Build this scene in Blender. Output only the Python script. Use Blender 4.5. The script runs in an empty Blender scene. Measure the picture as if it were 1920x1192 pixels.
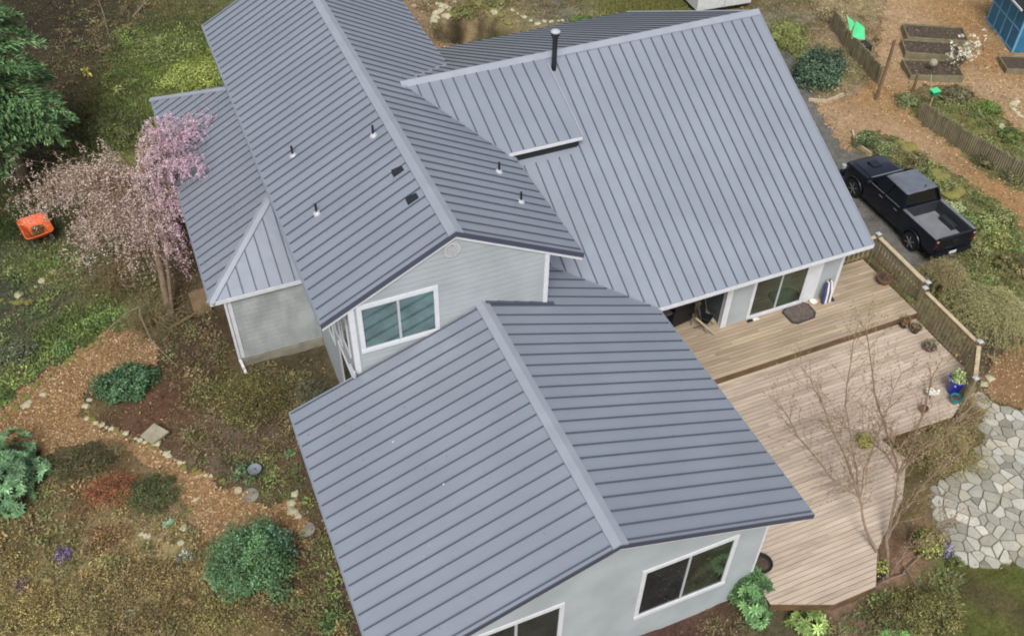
import bpy, bmesh, math, random
import numpy as np
from mathutils import Vector, Matrix, Euler, noise as mnoise
random.seed(7); rng = np.random.default_rng(7)
S = bpy.context.scene
COL = S.collection
PI = math.pi
# ------------------------------------------------------------------ camera
F = 1805.0
CAMLOC = Vector((-7.025, -17.961, 23.794))
CAMEUL = Euler((math.radians(45.229), math.radians(-0.888), math.radians(-22.919)), 'XYZ')
cam = bpy.data.cameras.new('camera'); camo = bpy.data.objects.new('camera', cam); COL.objects.link(camo)
camo.location = CAMLOC; camo.rotation_euler = CAMEUL
cam.sensor_width = 36.0; cam.lens = F / 1920 * 36.0; cam.clip_start = 0.1; cam.clip_end = 1500
S.camera = camo
S.render.resolution_x = 1024; S.render.resolution_y = 635
# ------------------------------------------------------------------ world, sun, exposure
SUN_EL, SUN_AZ = 52.0, 205.0       # elevation, compass azimuth (clockwise from +y)
wd = bpy.data.worlds.new("World"); S.world = wd; wd.use_nodes = True
nt = wd.node_tree; nt.nodes.clear()
wo = nt.nodes.new('ShaderNodeOutputWorld'); bg = nt.nodes.new('ShaderNodeBackground')
sky = nt.nodes.new('ShaderNodeTexSky'); sky.sky_type = 'NISHITA'; sky.sun_disc = False
sky.sun_elevation = math.radians(SUN_EL); sky.sun_rotation = math.radians(SUN_AZ)
sky.air_density = 1.0; sky.dust_density = 3.0; sky.ozone_density = 1.0
hs = nt.nodes.new('ShaderNodeHueSaturation'); hs.inputs['Saturation'].default_value = 0.34
nt.links.new(sky.outputs[0], hs.inputs['Color']); nt.links.new(hs.outputs[0], bg.inputs[0])
bg.inputs[1].default_value = 0.122; nt.links.new(bg.outputs[0], wo.inputs[0])
sl = bpy.data.lights.new('sun', 'SUN'); so = bpy.data.objects.new('sun', sl); COL.objects.link(so)
sl.energy = 1.9; sl.angle = math.radians(22); sl.color = (1, 0.97, 0.92)
az = math.radians(SUN_AZ); el = math.radians(SUN_EL)
sd = Vector((math.sin(az) * math.cos(el), math.cos(az) * math.cos(el), math.sin(el)))
so.rotation_euler = (-sd).to_track_quat('-Z', 'Y').to_euler()
S.view_settings.view_transform = 'Standard'; S.view_settings.look = 'None'
S.view_settings.exposure = 0.5; S.view_settings.gamma = 1.0; S.view_settings.use_curve_mapping = False
# ------------------------------------------------------------------ places: photo pixel (1920 wide) + height -> world
CR = CAMEUL.to_matrix()
def ray(u, v): return CR @ Vector(((u - 960) / F, (596 - v) / F, -1.0))
def g(u, v, z=0.0):
    d = ray(u, v); t = (z - CAMLOC.z) / d.z
    return CAMLOC + d * t
def sstep(a): a = np.clip(a, 0, 1); return a * a * (3 - 2 * a)
def hgt(x, y):
    x = np.asarray(x, float); y = np.asarray(y, float)
    h = -0.5 + 0 * x
    h = h - 0.45 * np.exp(-((x + 1) ** 2 / 60 + (y + 11) ** 2 / 18))
    h = h + 0.42 * np.exp(-((x + 6) ** 2 / 30 + (y - 6) ** 2 / 40))
    h = h + 0.07 * np.sin(x * 0.9 + 1.3) * np.cos(y * 0.8) + 0.04 * np.sin(x * 2.3 + y * 1.7)
    # pond basin behind the house
    cx, cy = 9.1, 24.2; dx = (x - cx)*.86 - (y - cy)*.5; dy = (y - cy)*.86 + (x - cx)*.5
    r = np.sqrt((dx / 1.95) ** 2 + (dy / 1.35) ** 2)
    h = h - 1.5 * sstep((1.1 - r) / 0.25)
    # drive is flat
    dr = sstep((x - 16.6) / 1.0) * sstep((21.8 - x) / 0.8) * sstep((y + 0.5) / 1.0) * sstep((12 - y) / 1.5)
    return h * (1 - dr) + (-0.6) * dr
def H(x, y): return float(hgt(x, y))
def gt(u, v, dz=0.0):
    z = -0.5
    for _ in range(12):
        p = g(u, v, z + dz); z = H(p.x, p.y)
    return Vector((p.x, p.y, z))
def proj(P):
    q = CR.transposed() @ (Vector(P) - CAMLOC)
    return 960 + F * q.x / -q.z, 596 - F * q.y / -q.z
def zfor(base, vtop):
    b = Vector(base); lo, hi = 0.0, 12.0
    for _ in range(30):
        m = (lo + hi) / 2
        if proj(b + Vector((0, 0, m)))[1] > vtop: lo = m
        else: hi = m
    return lo
def c(r, g_, b): return tuple(((x / 255 + 0.055) / 1.055) ** 2.4 if x > 10 else x / 255 / 12.92 for x in (r, g_, b)) + (1.0,)
# ------------------------------------------------------------------ materials
def mat(name, col, rough=0.6, metal=0.0, var=0.15, scale=3.0, bump=0.0, bscale=30.0, spec=None, col2=None, coords='Object', stretch=None, detail=6):
    m = bpy.data.materials.new(name); m.use_nodes = True
    n = m.node_tree.nodes; l = m.node_tree.links; b = n['Principled BSDF']
    b.inputs['Roughness'].default_value = rough; b.inputs['Metallic'].default_value = metal
    if spec is not None: b.inputs['Specular IOR Level'].default_value = spec
    tc = n.new('ShaderNodeTexCoord'); src = tc.outputs[coords]
    if stretch:
        mp = n.new('ShaderNodeMapping'); mp.inputs['Scale'].default_value = stretch
        l.new(src, mp.inputs[0]); src = mp.outputs[0]
    no = n.new('ShaderNodeTexNoise'); no.inputs['Scale'].default_value = scale; no.inputs['Detail'].default_value = detail
    l.new(src, no.inputs['Vector'])
    mx = n.new('ShaderNodeMix'); mx.data_type = 'RGBA'
    A = tuple(x * (1 - var) for x in col[:3]) + (1,); B = tuple(min(1, x * (1 + var)) for x in (col2 or col)[:3]) + (1,)
    mx.inputs['A'].default_value = A; mx.inputs['B'].default_value = B
    rp = n.new('ShaderNodeValToRGB'); rp.color_ramp.elements[0].position = 0.35; rp.color_ramp.elements[1].position = 0.65
    l.new(no.outputs['Fac'], rp.inputs[0]); l.new(rp.outputs[0], mx.inputs['Factor']); l.new(mx.outputs['Result'], b.inputs['Base Color'])
    if bump:
        n2 = n.new('ShaderNodeTexNoise'); n2.inputs['Scale'].default_value = bscale; n2.inputs['Detail'].default_value = 4
        l.new(src, n2.inputs['Vector']); bp = n.new('ShaderNodeBump'); bp.inputs['Strength'].default_value = bump; bp.inputs['Distance'].default_value = 0.02
        l.new(n2.outputs['Fac'], bp.inputs['Height']); l.new(bp.outputs[0], b.inputs['Normal'])
    return m
def attr_mat(name, rough=0.6, noise=0.0, nscale=20, bump=0.0, spec=0.3, nscale2=None):
    m = bpy.data.materials.new(name); m.use_nodes = True
    n = m.node_tree.nodes; l = m.node_tree.links; b = n['Principled BSDF']
    b.inputs['Roughness'].default_value = rough; b.inputs['Specular IOR Level'].default_value = spec
    a = n.new('ShaderNodeAttribute'); a.attribute_name = 'Col'; out = a.outputs['Color']
    if noise:
        tc = n.new('ShaderNodeTexCoord')
        for sc, am in ((nscale, noise), (nscale2 or nscale * 4.3, noise)):
            no = n.new('ShaderNodeTexNoise'); no.inputs['Scale'].default_value = sc; no.inputs['Detail'].default_value = 8; no.inputs['Roughness'].default_value = 0.7
            l.new(tc.outputs['Object'], no.inputs['Vector'])
            mr = n.new('ShaderNodeMapRange'); mr.inputs['From Min'].default_value = 0.3; mr.inputs['From Max'].default_value = 0.7
            mr.inputs['To Min'].default_value = 1 - am; mr.inputs['To Max'].default_value = 1 + am
            l.new(no.outputs['Fac'], mr.inputs['Value'])
            vm = n.new('ShaderNodeVectorMath'); vm.operation = 'SCALE'; l.new(out, vm.inputs[0]); l.new(mr.outputs[0], vm.inputs['Scale']); out = vm.outputs[0]
        if bump:
            bp = n.new('ShaderNodeBump'); bp.inputs['Strength'].default_value = bump; bp.inputs['Distance'].default_value = 0.05
            l.new(no.outputs['Fac'], bp.inputs['Height']); l.new(bp.outputs[0], b.inputs['Normal'])
    l.new(out, b.inputs['Base Color'])
    return m
M = {}
M['roof'] = mat('roof_metal', c(138, 145, 156), 0.40, 0.3, 0.045, 0.55, 0, spec=0.5)
def roof_wave(m):
    n = m.node_tree.nodes; l = m.node_tree.links; b = n['Principled BSDF']; tc = n.new('ShaderNodeTexCoord')
    a = n.new('ShaderNodeTexNoise'); a.inputs['Scale'].default_value = 1.6; a.inputs['Detail'].default_value = 2; l.new(tc.outputs['Object'], a.inputs['Vector'])
    b1 = n.new('ShaderNodeBump'); b1.inputs['Strength'].default_value = 0.5; b1.inputs['Distance'].default_value = 0.035; l.new(a.outputs['Fac'], b1.inputs['Height']); l.new(b1.outputs[0], b.inputs['Normal'])
    f = n.new('ShaderNodeTexNoise'); f.inputs['Scale'].default_value = 7; f.inputs['Detail'].default_value = 8; f.inputs['Roughness'].default_value = 0.75; l.new(tc.outputs['Object'], f.inputs['Vector'])
    mr = n.new('ShaderNodeMapRange'); mr.inputs['From Min'].default_value = 0.3; mr.inputs['From Max'].default_value = 0.7; mr.inputs['To Min'].default_value = 0.33; mr.inputs['To Max'].default_value = 0.52; l.new(f.outputs['Fac'], mr.inputs['Value']); l.new(mr.outputs[0], b.inputs['Roughness'])
roof_wave(M['roof'])
M['rib'] = mat('roof_rib', c(80, 85, 98), 0.5, 0.2, 0.04, 2)  # ribs coloured darker than the panels to paint in their shaded sides
M['cap'] = mat('ridge_cap', c(150, 156, 166), 0.42, 0.25, 0.05, 1.5)
M['trimdark'] = mat('dark_fascia', c(70, 73, 88), 0.5, 0.2, 0.04, 2)
M['white'] = mat('white_trim', c(198, 200, 204), 0.5, 0, 0.05, 4)
M['pvc'] = mat('white_flashing', c(168, 171, 176), 0.4, 0, 0.04, 5)
M['black'] = mat('black_pipe', c(28, 30, 36), 0.45, 0, 0.1, 5)
M['blackrough'] = mat('black_plastic', c(34, 35, 36), 0.6, 0, 0.15, 5)
M['concrete'] = mat('concrete', c(126, 122, 110), 0.9, 0, 0.2, 2.5, 0.4, 20)
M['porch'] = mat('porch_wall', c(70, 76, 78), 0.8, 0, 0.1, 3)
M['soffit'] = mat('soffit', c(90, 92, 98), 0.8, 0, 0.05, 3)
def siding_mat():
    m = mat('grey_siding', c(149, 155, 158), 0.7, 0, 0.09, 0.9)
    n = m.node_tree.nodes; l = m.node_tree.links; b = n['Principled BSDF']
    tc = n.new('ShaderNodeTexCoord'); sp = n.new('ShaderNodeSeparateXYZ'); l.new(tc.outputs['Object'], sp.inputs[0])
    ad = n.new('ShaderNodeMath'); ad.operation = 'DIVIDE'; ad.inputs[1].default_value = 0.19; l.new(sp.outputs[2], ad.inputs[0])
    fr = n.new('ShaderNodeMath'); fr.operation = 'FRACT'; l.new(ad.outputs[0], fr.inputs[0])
    rp = n.new('ShaderNodeValToRGB'); rp.color_ramp.elements[0].position = 0.84; rp.color_ramp.elements[0].color = (1,1,1,1); rp.color_ramp.elements[1].position = 0.97; rp.color_ramp.elements[1].color = (.68,.69,.7,1); l.new(fr.outputs[0], rp.inputs[0])  # board tops darkened to paint the shadow line under each lap
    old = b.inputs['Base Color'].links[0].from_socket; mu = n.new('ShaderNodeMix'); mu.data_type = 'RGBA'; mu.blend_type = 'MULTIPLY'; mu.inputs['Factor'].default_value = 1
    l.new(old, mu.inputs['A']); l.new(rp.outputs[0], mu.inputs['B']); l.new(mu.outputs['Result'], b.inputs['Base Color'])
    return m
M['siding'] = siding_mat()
M['damp'] = mat('damp_siding', c(146, 150, 150), 0.75, 0, 0.17, 2.2, stretch=(1, 1, .5))
try: S.cycles.filter_width = 1.9
except Exception: pass
M['glass'] = mat('window_glass', c(34, 40, 42), 0.03, 0, 0.35, 1.3, spec=0.8)
M['glassteal'] = mat('window_glass_curtained', c(66, 92, 94), 0.05, 0, 0.3, 1.6, spec=0.8)
M['glassbrown'] = mat('window_glass_warm', c(44, 38, 36), 0.03, 0, 0.5, 1.0, spec=0.8, col2=c(50, 62, 48))
M['deck_up'] = mat('deck_boards_tan', c(158, 141, 121), 0.75, 0, 0.14, 1.4, 0.25, 20, stretch=(0.5, 3, 1))
M['deck_lo'] = mat('deck_boards_pink', c(176, 160, 143), 0.75, 0, 0.12, 1.6, 0.25, 20, stretch=(0.5, 3, 1))
M['deck_up2'] = mat('deck_boards_tan_dark', c(150, 132, 108), 0.8, 0, 0.16, 1.8, 0.25, 20, stretch=(0.6, 3, 1))
M['deck_up3'] = mat('deck_boards_tan_pale', c(168, 151, 128), 0.7, 0, 0.12, 1.2, 0.25, 20, stretch=(0.6, 3, 1))
M['deck_lo2'] = mat('deck_boards_pink_dark', c(168, 152, 135), 0.8, 0, 0.16, 1.9, 0.25, 20, stretch=(0.6, 3, 1))
M['deck_lo3'] = mat('deck_boards_pink_pale', c(182, 166, 149), 0.7, 0, 0.12, 1.3, 0.25, 20, stretch=(0.6, 3, 1))
M['deck_side'] = mat('deck_fascia_brown', c(92, 70, 46), 0.8, 0, 0.25, 3)
M['rail'] = mat('weathered_rail_wood', c(128, 112, 86), 0.8, 0, 0.25, 4, 0.3, 30, col2=c(120, 114, 86))
M['railtop'] = mat('pale_rail_top', c(176, 160, 132), 0.75, 0, 0.15, 4)
M['bark'] = mat('bark', c(104, 88, 70), 0.9, 0, 0.3, 8, 0.5, 30)
M['barkgrey'] = mat('grey_bark', c(122, 106, 90), 0.9, 0, 0.25, 8, 0.5, 30)
M['twig'] = mat('twig', c(150, 122, 96), 0.8, 0, 0.25, 5)
M['rock'] = mat('pale_rock', c(188, 180, 156), 0.9, 0, 0.25, 6, 0.6, 12, col2=c(158, 156, 122))
M['mossrock'] = mat('mossy_rock', c(136, 142, 58), 0.95, 0, 0.2, 9, 1.0, 26, col2=c(112, 96, 66))
M['slab'] = mat('stone_slab', c(146, 138, 118), 0.9, 0, 0.15, 6, 0.4, 20)
M['soil'] = mat('dark_soil', c(70, 58, 48), 1.0, 0, 0.35, 8, 0.8, 25)
M['leaf'] = attr_mat('leaves', 0.55, spec=0.35)
M['petal'] = attr_mat('petals', 0.7, spec=0.2)
M['ground'] = attr_mat('ground_cover', 0.95, 0.38, 1.7, 0.9, 0.15, 11)
M['chips'] = attr_mat('bark_chips', 0.9, 0.3, 4, 0.9, 0.15, 40)
M['chip'] = attr_mat('loose_chips', 0.9, spec=0.15)
M['stone'] = attr_mat('flagstones', 0.85, 0.16, 3, 0.4, 0.25, 22)
def flat(name, rgb, rough=0.5, metal=0, **k): M[name] = mat(name, c(*rgb), rough, metal, k.pop('var', 0.08), **k)
# ------------------------------------------------------------------ mesh builder
class MB:
    def __init__(s): s.v = []; s.f = []; s.m = []
    def add(s, vs, fs, mi=0):
        o = len(s.v); s.v += [tuple(p) for p in vs]
        for f in fs: s.f.append([i + o for i in f]); s.m.append(mi)
        return s
    def box(s, x0, x1, y0, y1, z0, z1, mi=0):
        return s.add([(x0,y0,z0),(x1,y0,z0),(x1,y1,z0),(x0,y1,z0),(x0,y0,z1),(x1,y0,z1),(x1,y1,z1),(x0,y1,z1)],
              [(0,3,2,1),(4,5,6,7),(0,1,5,4),(1,2,6,5),(2,3,7,6),(3,0,4,7)], mi)
    def beam(s, a, b, w, h, mi=0, up=(0,0,1)):
        a = Vector(a); b = Vector(b); d = (b - a).normalized(); r = d.cross(Vector(up))
        if r.length < 1e-4: r = Vector((1,0,0))
        r.normalize(); u = r.cross(d); vs = []
        for p in (a, b):
            for sx, sz in ((-1,-1),(1,-1),(1,1),(-1,1)): vs.append(p + r * sx * w / 2 + u * sz * h / 2)
        return s.add(vs, [(0,3,2,1),(4,5,6,7),(0,1,5,4),(1,2,6,5),(2,3,7,6),(3,0,4,7)], mi)
    def prism(s, pts, off, mi=0, mi_side=None):
        n = len(pts); off = Vector(off); a = [Vector(p) for p in pts]; b = [p + off for p in a]
        o = len(s.v); s.v += [tuple(p) for p in a + b]
        s.f.append([o + i for i in range(n)][::-1]); s.m.append(mi); s.f.append([o + n + i for i in range(n)]); s.m.append(mi)
        for i in range(n):
            j = (i + 1) % n; s.f.append([o + i, o + j, o + n + j, o + n + i]); s.m.append(mi if mi_side is None else mi_side)
        return s
    def tube(s, pts, rs, n=6, mi=0, cap=True):
        pts = [Vector(p) for p in pts]
        if not hasattr(rs, '__len__'): rs = [rs] * len(pts)
        o = len(s.v); ref = None
        for i, p in enumerate(pts):
            d = (pts[min(i + 1, len(pts) - 1)] - pts[max(i - 1, 0)]).normalized()
            if ref is None: ref = d.orthogonal().normalized()
            ref = (ref - d * ref.dot(d)).normalized(); q = d.cross(ref)
            for k in range(n):
                a = 2 * PI * k / n; s.v.append(tuple(p + (ref * math.cos(a) + q * math.sin(a)) * rs[i]))
        for i in range(len(pts) - 1):
            for k in range(n):
                k2 = (k + 1) % n; s.f.append([o + i*n + k, o + i*n + k2, o + (i+1)*n + k2, o + (i+1)*n + k]); s.m.append(mi)
        if cap:
            s.f.append([o + k for k in range(n)][::-1]); s.m.append(mi)
            s.f.append([o + (len(pts)-1)*n + k for k in range(n)]); s.m.append(mi)
        return s
    def lathe(s, ctr, prof, n=20, mi=0, sx=1, sy=1):
        cx, cy, cz = ctr; o = len(s.v)
        for r, z in prof:
            for k in range(n): a = 2*PI*k/n; s.v.append((cx + r*sx*math.cos(a), cy + r*sy*math.sin(a), cz + z))
        for i in range(len(prof) - 1):
            for k in range(n):
                k2 = (k+1) % n; s.f.append([o+i*n+k, o+i*n+k2, o+(i+1)*n+k2, o+(i+1)*n+k]); s.m.append(mi)
        s.f.append([o + k for k in range(n)][::-1]); s.m.append(mi)
        s.f.append([o + (len(prof)-1)*n + k for k in range(n)]); s.m.append(mi)
        return s
    def loft(s, secs, mi=0, cap=True):
        n = len(secs[0]); o = len(s.v)
        for sc in secs: s.v += [tuple(p) for p in sc]
        for i in range(len(secs)-1):
            for k in range(n):
                k2 = (k+1) % n; s.f.append([o+i*n+k, o+i*n+k2, o+(i+1)*n+k2, o+(i+1)*n+k]); s.m.append(mi)
        if cap:
            s.f.append([o+k for k in range(n)][::-1]); s.m.append(mi); s.f.append([o+(len(secs)-1)*n+k for k in range(n)]); s.m.append(mi)
        return s
    def build(s, name, mats, parent=None, smooth=False, bevel=0, loc=None):
        me = bpy.data.meshes.new(name); me.from_pydata(s.v, [], s.f)
        if not isinstance(mats, (list, tuple)): mats = [mats]
        for m in mats: me.materials.append(M[m] if isinstance(m, str) else m)
        me.polygons.foreach_set('material_index', s.m)
        bm = bmesh.new(); bm.from_mesh(me); bmesh.ops.recalc_face_normals(bm, faces=bm.faces)
        if bevel:
            bmesh.ops.bevel(bm, geom=list(bm.edges), offset=bevel, segments=2, affect='EDGES', profile=0.7, clamp_overlap=True)
        bm.to_mesh(me); bm.free()
        if smooth: me.polygons.foreach_set('use_smooth', [True] * len(me.polygons)); me.set_sharp_from_angle(angle=math.radians(40))
        ob = bpy.data.objects.new(name, me); COL.objects.link(ob)
        if parent: ob.parent = parent
        if loc is not None: ob.location = loc
        return ob
def tag(o, label=None, cat=None, group=None, kind=None):
    if label: o['label'] = label
    if cat: o['category'] = cat
    if group: o['group'] = group
    if kind: o['kind'] = kind
    return o
def thing(name, label, cat, loc=(0,0,0), rz=0.0, group=None):
    o = bpy.data.objects.new(name, None); COL.objects.link(o); o.location = loc; o.rotation_euler = (0,0,rz); o.empty_display_size = 0.2
    return tag(o, label, cat, group)
def clone(o, loc=None, rz=None, label=None, scale=None, parent=None):
    k = o.copy(); COL.objects.link(k)
    if parent: k.parent = parent
    if loc is not None: k.location = loc
    if rz is not None: k.rotation_euler.z = rz
    if scale is not None: k.scale = scale
    if label: k['label'] = label
    for ch in list(o.children): clone(ch, parent=k)
    return k
def np_mesh(name, V, Fq, Cc, m, parent=None):
    """V (n,3), Fq (k,q) all the same size, Cc (n,3) colours per vertex"""
    me = bpy.data.meshes.new(name); n, q = Fq.shape
    me.vertices.add(len(V)); me.vertices.foreach_set('co', np.ascontiguousarray(V, dtype=np.float32).ravel())
    me.loops.add(n * q); me.loops.foreach_set('vertex_index', Fq.astype(np.int32).ravel())
    me.polygons.add(n); me.polygons.foreach_set('loop_start', np.arange(0, n*q, q, dtype=np.int32))
    try: me.polygons.foreach_set('loop_total', np.full(n, q, dtype=np.int32))
    except Exception: pass
    me.update(calc_edges=True)
    if Cc is not None:
        at = me.color_attributes.new('Col', 'FLOAT_COLOR', 'POINT')
        at.data.foreach_set('color', np.concatenate([Cc, np.ones((len(Cc),1))], 1).astype(np.float32).ravel())
    me.materials.append(M[m] if isinstance(m, str) else m)
    ob = bpy.data.objects.new(name, me); COL.objects.link(ob)
    if parent: ob.parent = parent
    return ob
def unit(a): return a / np.maximum(np.linalg.norm(a, axis=-1, keepdims=True), 1e-9)
def pal(cols, n, spread=0.18):
    P = np.array([c(*k)[:3] for k in cols]); a = P[rng.integers(0, len(P), n)]; b = P[rng.integers(0, len(P), n)]
    t = rng.random((n,1)); g0 = (a*t + b*(1-t)); lum = g0 @ np.array([[.25],[.6],[.15]]); g0 = g0*.74 + lum*.26*np.array([[1.06,1.0,.82]]); g0 = g0*np.array([[1.01,1.0,.93]])
    return g0 * (1 + spread * rng.standard_normal((n,1))).clip(0.45, 1.7)
def leaf_mesh(name, P, N, D, L, W, C_, m='leaf', parent=None):
    """diamond leaves folded along the rib: P base, N normal, D direction, L length, W width"""
    N = unit(N); D = unit(D - N * (D*N).sum(1, keepdims=True)); Sx = np.cross(N, D); n = len(P)
    L = np.broadcast_to(np.asarray(L, float), (n,))[:,None]; W = np.broadcast_to(np.asarray(W, float), (n,))[:,None]
    V = np.empty((n,4,3)); V[:,0] = P; V[:,1] = P + D*L*0.55 + Sx*W/2 + N*W*0.12; V[:,2] = P + D*L - N*L*0.08; V[:,3] = P + D*L*0.55 - Sx*W/2 + N*W*0.12
    Fq = np.arange(4*n).reshape(n,4); tri = np.concatenate([Fq[:,[0,1,2]], Fq[:,[0,2,3]]])
    return np_mesh(name, V.reshape(-1,3), tri, np.repeat(C_, 4, 0), m, parent)
def twig_mesh(name, segs, col, m='petal', parent=None, cvar=0.15):
    """segs: list of (p, q, r0, r1)"""
    A = np.array([s_[0] for s_ in segs], float); B = np.array([s_[1] for s_ in segs], float)
    r0 = np.array([s_[2] for s_ in segs])[:,None]; r1 = np.array([s_[3] for s_ in segs])[:,None]
    D = unit(B - A); up = np.where(np.abs(D[:,2:3]) > 0.9, np.array([[1.,0,0]]), np.array([[0,0,1.]])); X = unit(np.cross(D, up)); Y = np.cross(D, X)
    n = len(A); V = np.empty((n,6,3))
    for k in range(3):
        a = 2*PI*k/3; o = X*math.cos(a) + Y*math.sin(a); V[:,k] = A + o*r0; V[:,3+k] = B + o*r1
    b = (np.arange(n)*6)[:,None]; Fq = np.concatenate([b + np.array([[k, (k+1)%3, 3+(k+1)%3, 3+k]]) for k in range(3)])
    C_ = pal([col], n, cvar); return np_mesh(name, V.reshape(-1,3), Fq, np.repeat(C_, 6, 0), m, parent)
def fib(n, rx, ry, rz, low=-0.15):
    i = np.arange(n) + .5; z = 1 - (1 - low)*i/n; a = i*2.39996 + rng.random()*6; r = np.sqrt(1 - z*z); d = np.stack([r*np.cos(a), r*np.sin(a), z], 1)
    d = d * rng.uniform(.6, 1.14, (n,1)); return d*np.array([[rx,ry,rz]]), unit(d/np.array([[rx,ry,rz]]))
def shell(n, rx, ry, rz, thick=0.25, low=-0.15):
    d = unit(rng.standard_normal((n*3,3))); d = d[d[:,2] > low][:n]
    while len(d) < n: e = unit(rng.standard_normal((n,3))); d = np.concatenate([d, e[e[:,2] > low]])[:n]
    r = 1 - thick * rng.random((n,1))**1.6
    return d * r * np.array([[rx,ry,rz]]), unit(d / np.array([[rx,ry,rz]]))
# ================================================================== THE HOUSE
W_, RA, EA, Y0 = 5.758, 5.191, 3.10, -8.296
YCE, XCR, YCR, RC = -0.201, 13.93, 8.275, 7.408
XD, YDL, EB = 5.43, 5.0, 6.076; ED = 6.20                    # dormer eave height
XB, WB, YB0, RB, YB1 = -0.728, 3.779, 0.0, 8.026, 16.989
ZD = 0.559
SA = (RA - EA) / W_; SB = (RB - EB) / WB; SC = (RC - EA) / (YCR - YCE); SD = (RC - ED) / (YCR - YDL); SN = (RC - 3.0) / (17.4 - YCR)
XWE = 1.97                                                    # east wall of the two-storey part
zA = lambda x, y: RA - SA * abs(x)
zB = lambda x, y: RB - SB * abs(x - XB)
zC = lambda x, y: EA + SC * (y - YCE)
zD = lambda x, y: RC - SD * (YCR - y)
zN = lambda x, y: RC - SN * (y - YCR)
house = thing('house', 'grey two-storey house under ribbed grey metal roofs, filling the middle of the view', 'house', (0, 0, -0.5))
def hb(mb, name, mats, **k):                                  # part of the house, kept at world coordinates
    ob = mb.build(name, mats, None, **k); ob.parent = house; ob.location = (0, 0, 0.5); return ob
def sub(mb, name, mats, par, **k): return mb.build(name, mats, par, **k)
def roof(name, poly, zf, axis, phase, sp=0.4067, label=None, th=0.06, trim=0.0, trimlo=0.0):
    mb = MB(); top = [(x, y, zf(x, y)) for x, y in poly]
    mb.prism([(x, y, z - th) for x, y, z in top], (0, 0, th), 0)
    # ribs along axis ('x' = at constant y)
    ci, ri = (1, 0) if axis == 'x' else (0, 1)
    lo = min(p[ci] for p in poly); hi = max(p[ci] for p in poly)
    k0 = math.ceil((lo - phase) / sp)
    w, h = 0.031, 0.042
    v = phase + k0 * sp
    while v < hi - 0.03:
        xs = []
        for i in range(len(poly)):
            a, b = poly[i], poly[(i + 1) % len(poly)]
            if (a[ci] - v) * (b[ci] - v) < 0:
                t = (v - a[ci]) / (b[ci] - a[ci]); xs.append(a[ri] + t * (b[ri] - a[ri]))
        xs.sort()
        for j in range(0, len(xs) - 1, 2):
            s, e = xs[j] + 0.03 + trimlo, xs[j + 1] - 0.03 - trim
            if e - s < 0.1 or v - lo < 0.05: continue
            P = [(s, v) if ci else (v, s), (e, v) if ci else (v, e)]
            a = Vector((P[0][0], P[0][1], zf(*P[0]) + h/2 - 0.004)); b = Vector((P[1][0], P[1][1], zf(*P[1]) + h/2 - 0.004))
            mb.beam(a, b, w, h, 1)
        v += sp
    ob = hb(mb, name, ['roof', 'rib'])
    if label: ob['label'] = label
    return ob
def ridgecap(p, q, na, nb, label=None, w=0.21, name='ridge_cap'):
    """folded cap; na, nb: the downhill unit vectors on both sides"""
    mb = MB(); p = Vector(p); q = Vector(q); na = Vector(na).normalized(); nb = Vector(nb).normalized(); up = Vector((0,0,0.062))
    secs = []
    for r in (p, q): secs.append([r + up + na*w, r + up + Vector((0,0,0.012)), r + up + nb*w, r + nb*w + Vector((0,0,0.004)), r + Vector((0,0,-0.01)), r + na*w + Vector((0,0,0.004))])
    mb.loft(secs); return hb(mb, name, 'cap')
dnL = lambda s: (-1, 0, -s); dnR = lambda s: (1, 0, -s)
# --- front wing (A)
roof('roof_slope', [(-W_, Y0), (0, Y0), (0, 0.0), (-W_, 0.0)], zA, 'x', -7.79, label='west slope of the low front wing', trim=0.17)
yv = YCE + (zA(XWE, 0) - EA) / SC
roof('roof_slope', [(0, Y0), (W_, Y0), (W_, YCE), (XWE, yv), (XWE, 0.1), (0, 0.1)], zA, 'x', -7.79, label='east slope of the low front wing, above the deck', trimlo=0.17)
ridgecap((0, Y0 - 0.02, RA), (0, 0.06, RA), dnL(SA), dnR(SA))
def rake(pts, zoff0, zoff1, y0, y1, name, m):                 # board following a gable
    mb = MB()
    for a, b in zip(pts[:-1], pts[1:]):
        q = [(a[0], y0, a[1] - zoff0), (b[0], y0, b[1] - zoff0), (b[0], y0, b[1] - zoff1), (a[0], y0, a[1] - zoff1)]
        mb.prism(q, (0, y1 - y0, 0))
    return hb(mb, name, m)
rake([(-W_, EA), (0, RA), (W_, EA)], -0.015, 0.13, Y0 - 0.03, Y0 - 0.002, 'rake_trim', 'trimdark')
rake([(-W_ + .02, EA), (0, RA), (W_ - .02, EA)], 0.075, 0.21, Y0 + 0.004, Y0 + 0.03, 'rake_board', 'white')
# --- two-storey block (B)
xvt = XB + (RB - RC) / SB; yn = YCR + (RC - EB) / SN; xe = XB + WB
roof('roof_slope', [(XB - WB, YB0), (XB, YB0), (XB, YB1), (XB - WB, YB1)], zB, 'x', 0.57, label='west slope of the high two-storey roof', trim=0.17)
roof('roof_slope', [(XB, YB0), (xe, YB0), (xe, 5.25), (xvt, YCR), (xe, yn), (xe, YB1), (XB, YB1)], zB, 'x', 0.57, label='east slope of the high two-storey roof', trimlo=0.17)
ridgecap((XB, YB0 - 0.02, RB), (XB, YB1, RB), dnL(SB), dnR(SB), w=0.23)
rake([(XB - WB, EB), (XB, RB), (XB + WB, EB)], -0.02, 0.135, YB0 - 0.035, YB0 - 0.002, 'rake_trim', 'trimdark')
rake([(XB - WB + .03, EB), (XB, RB), (XB + WB - .03, EB)], 0.14, 0.235, YB0 + 0.0, YB0 + 0.03, 'rake_board', 'white')
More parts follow.
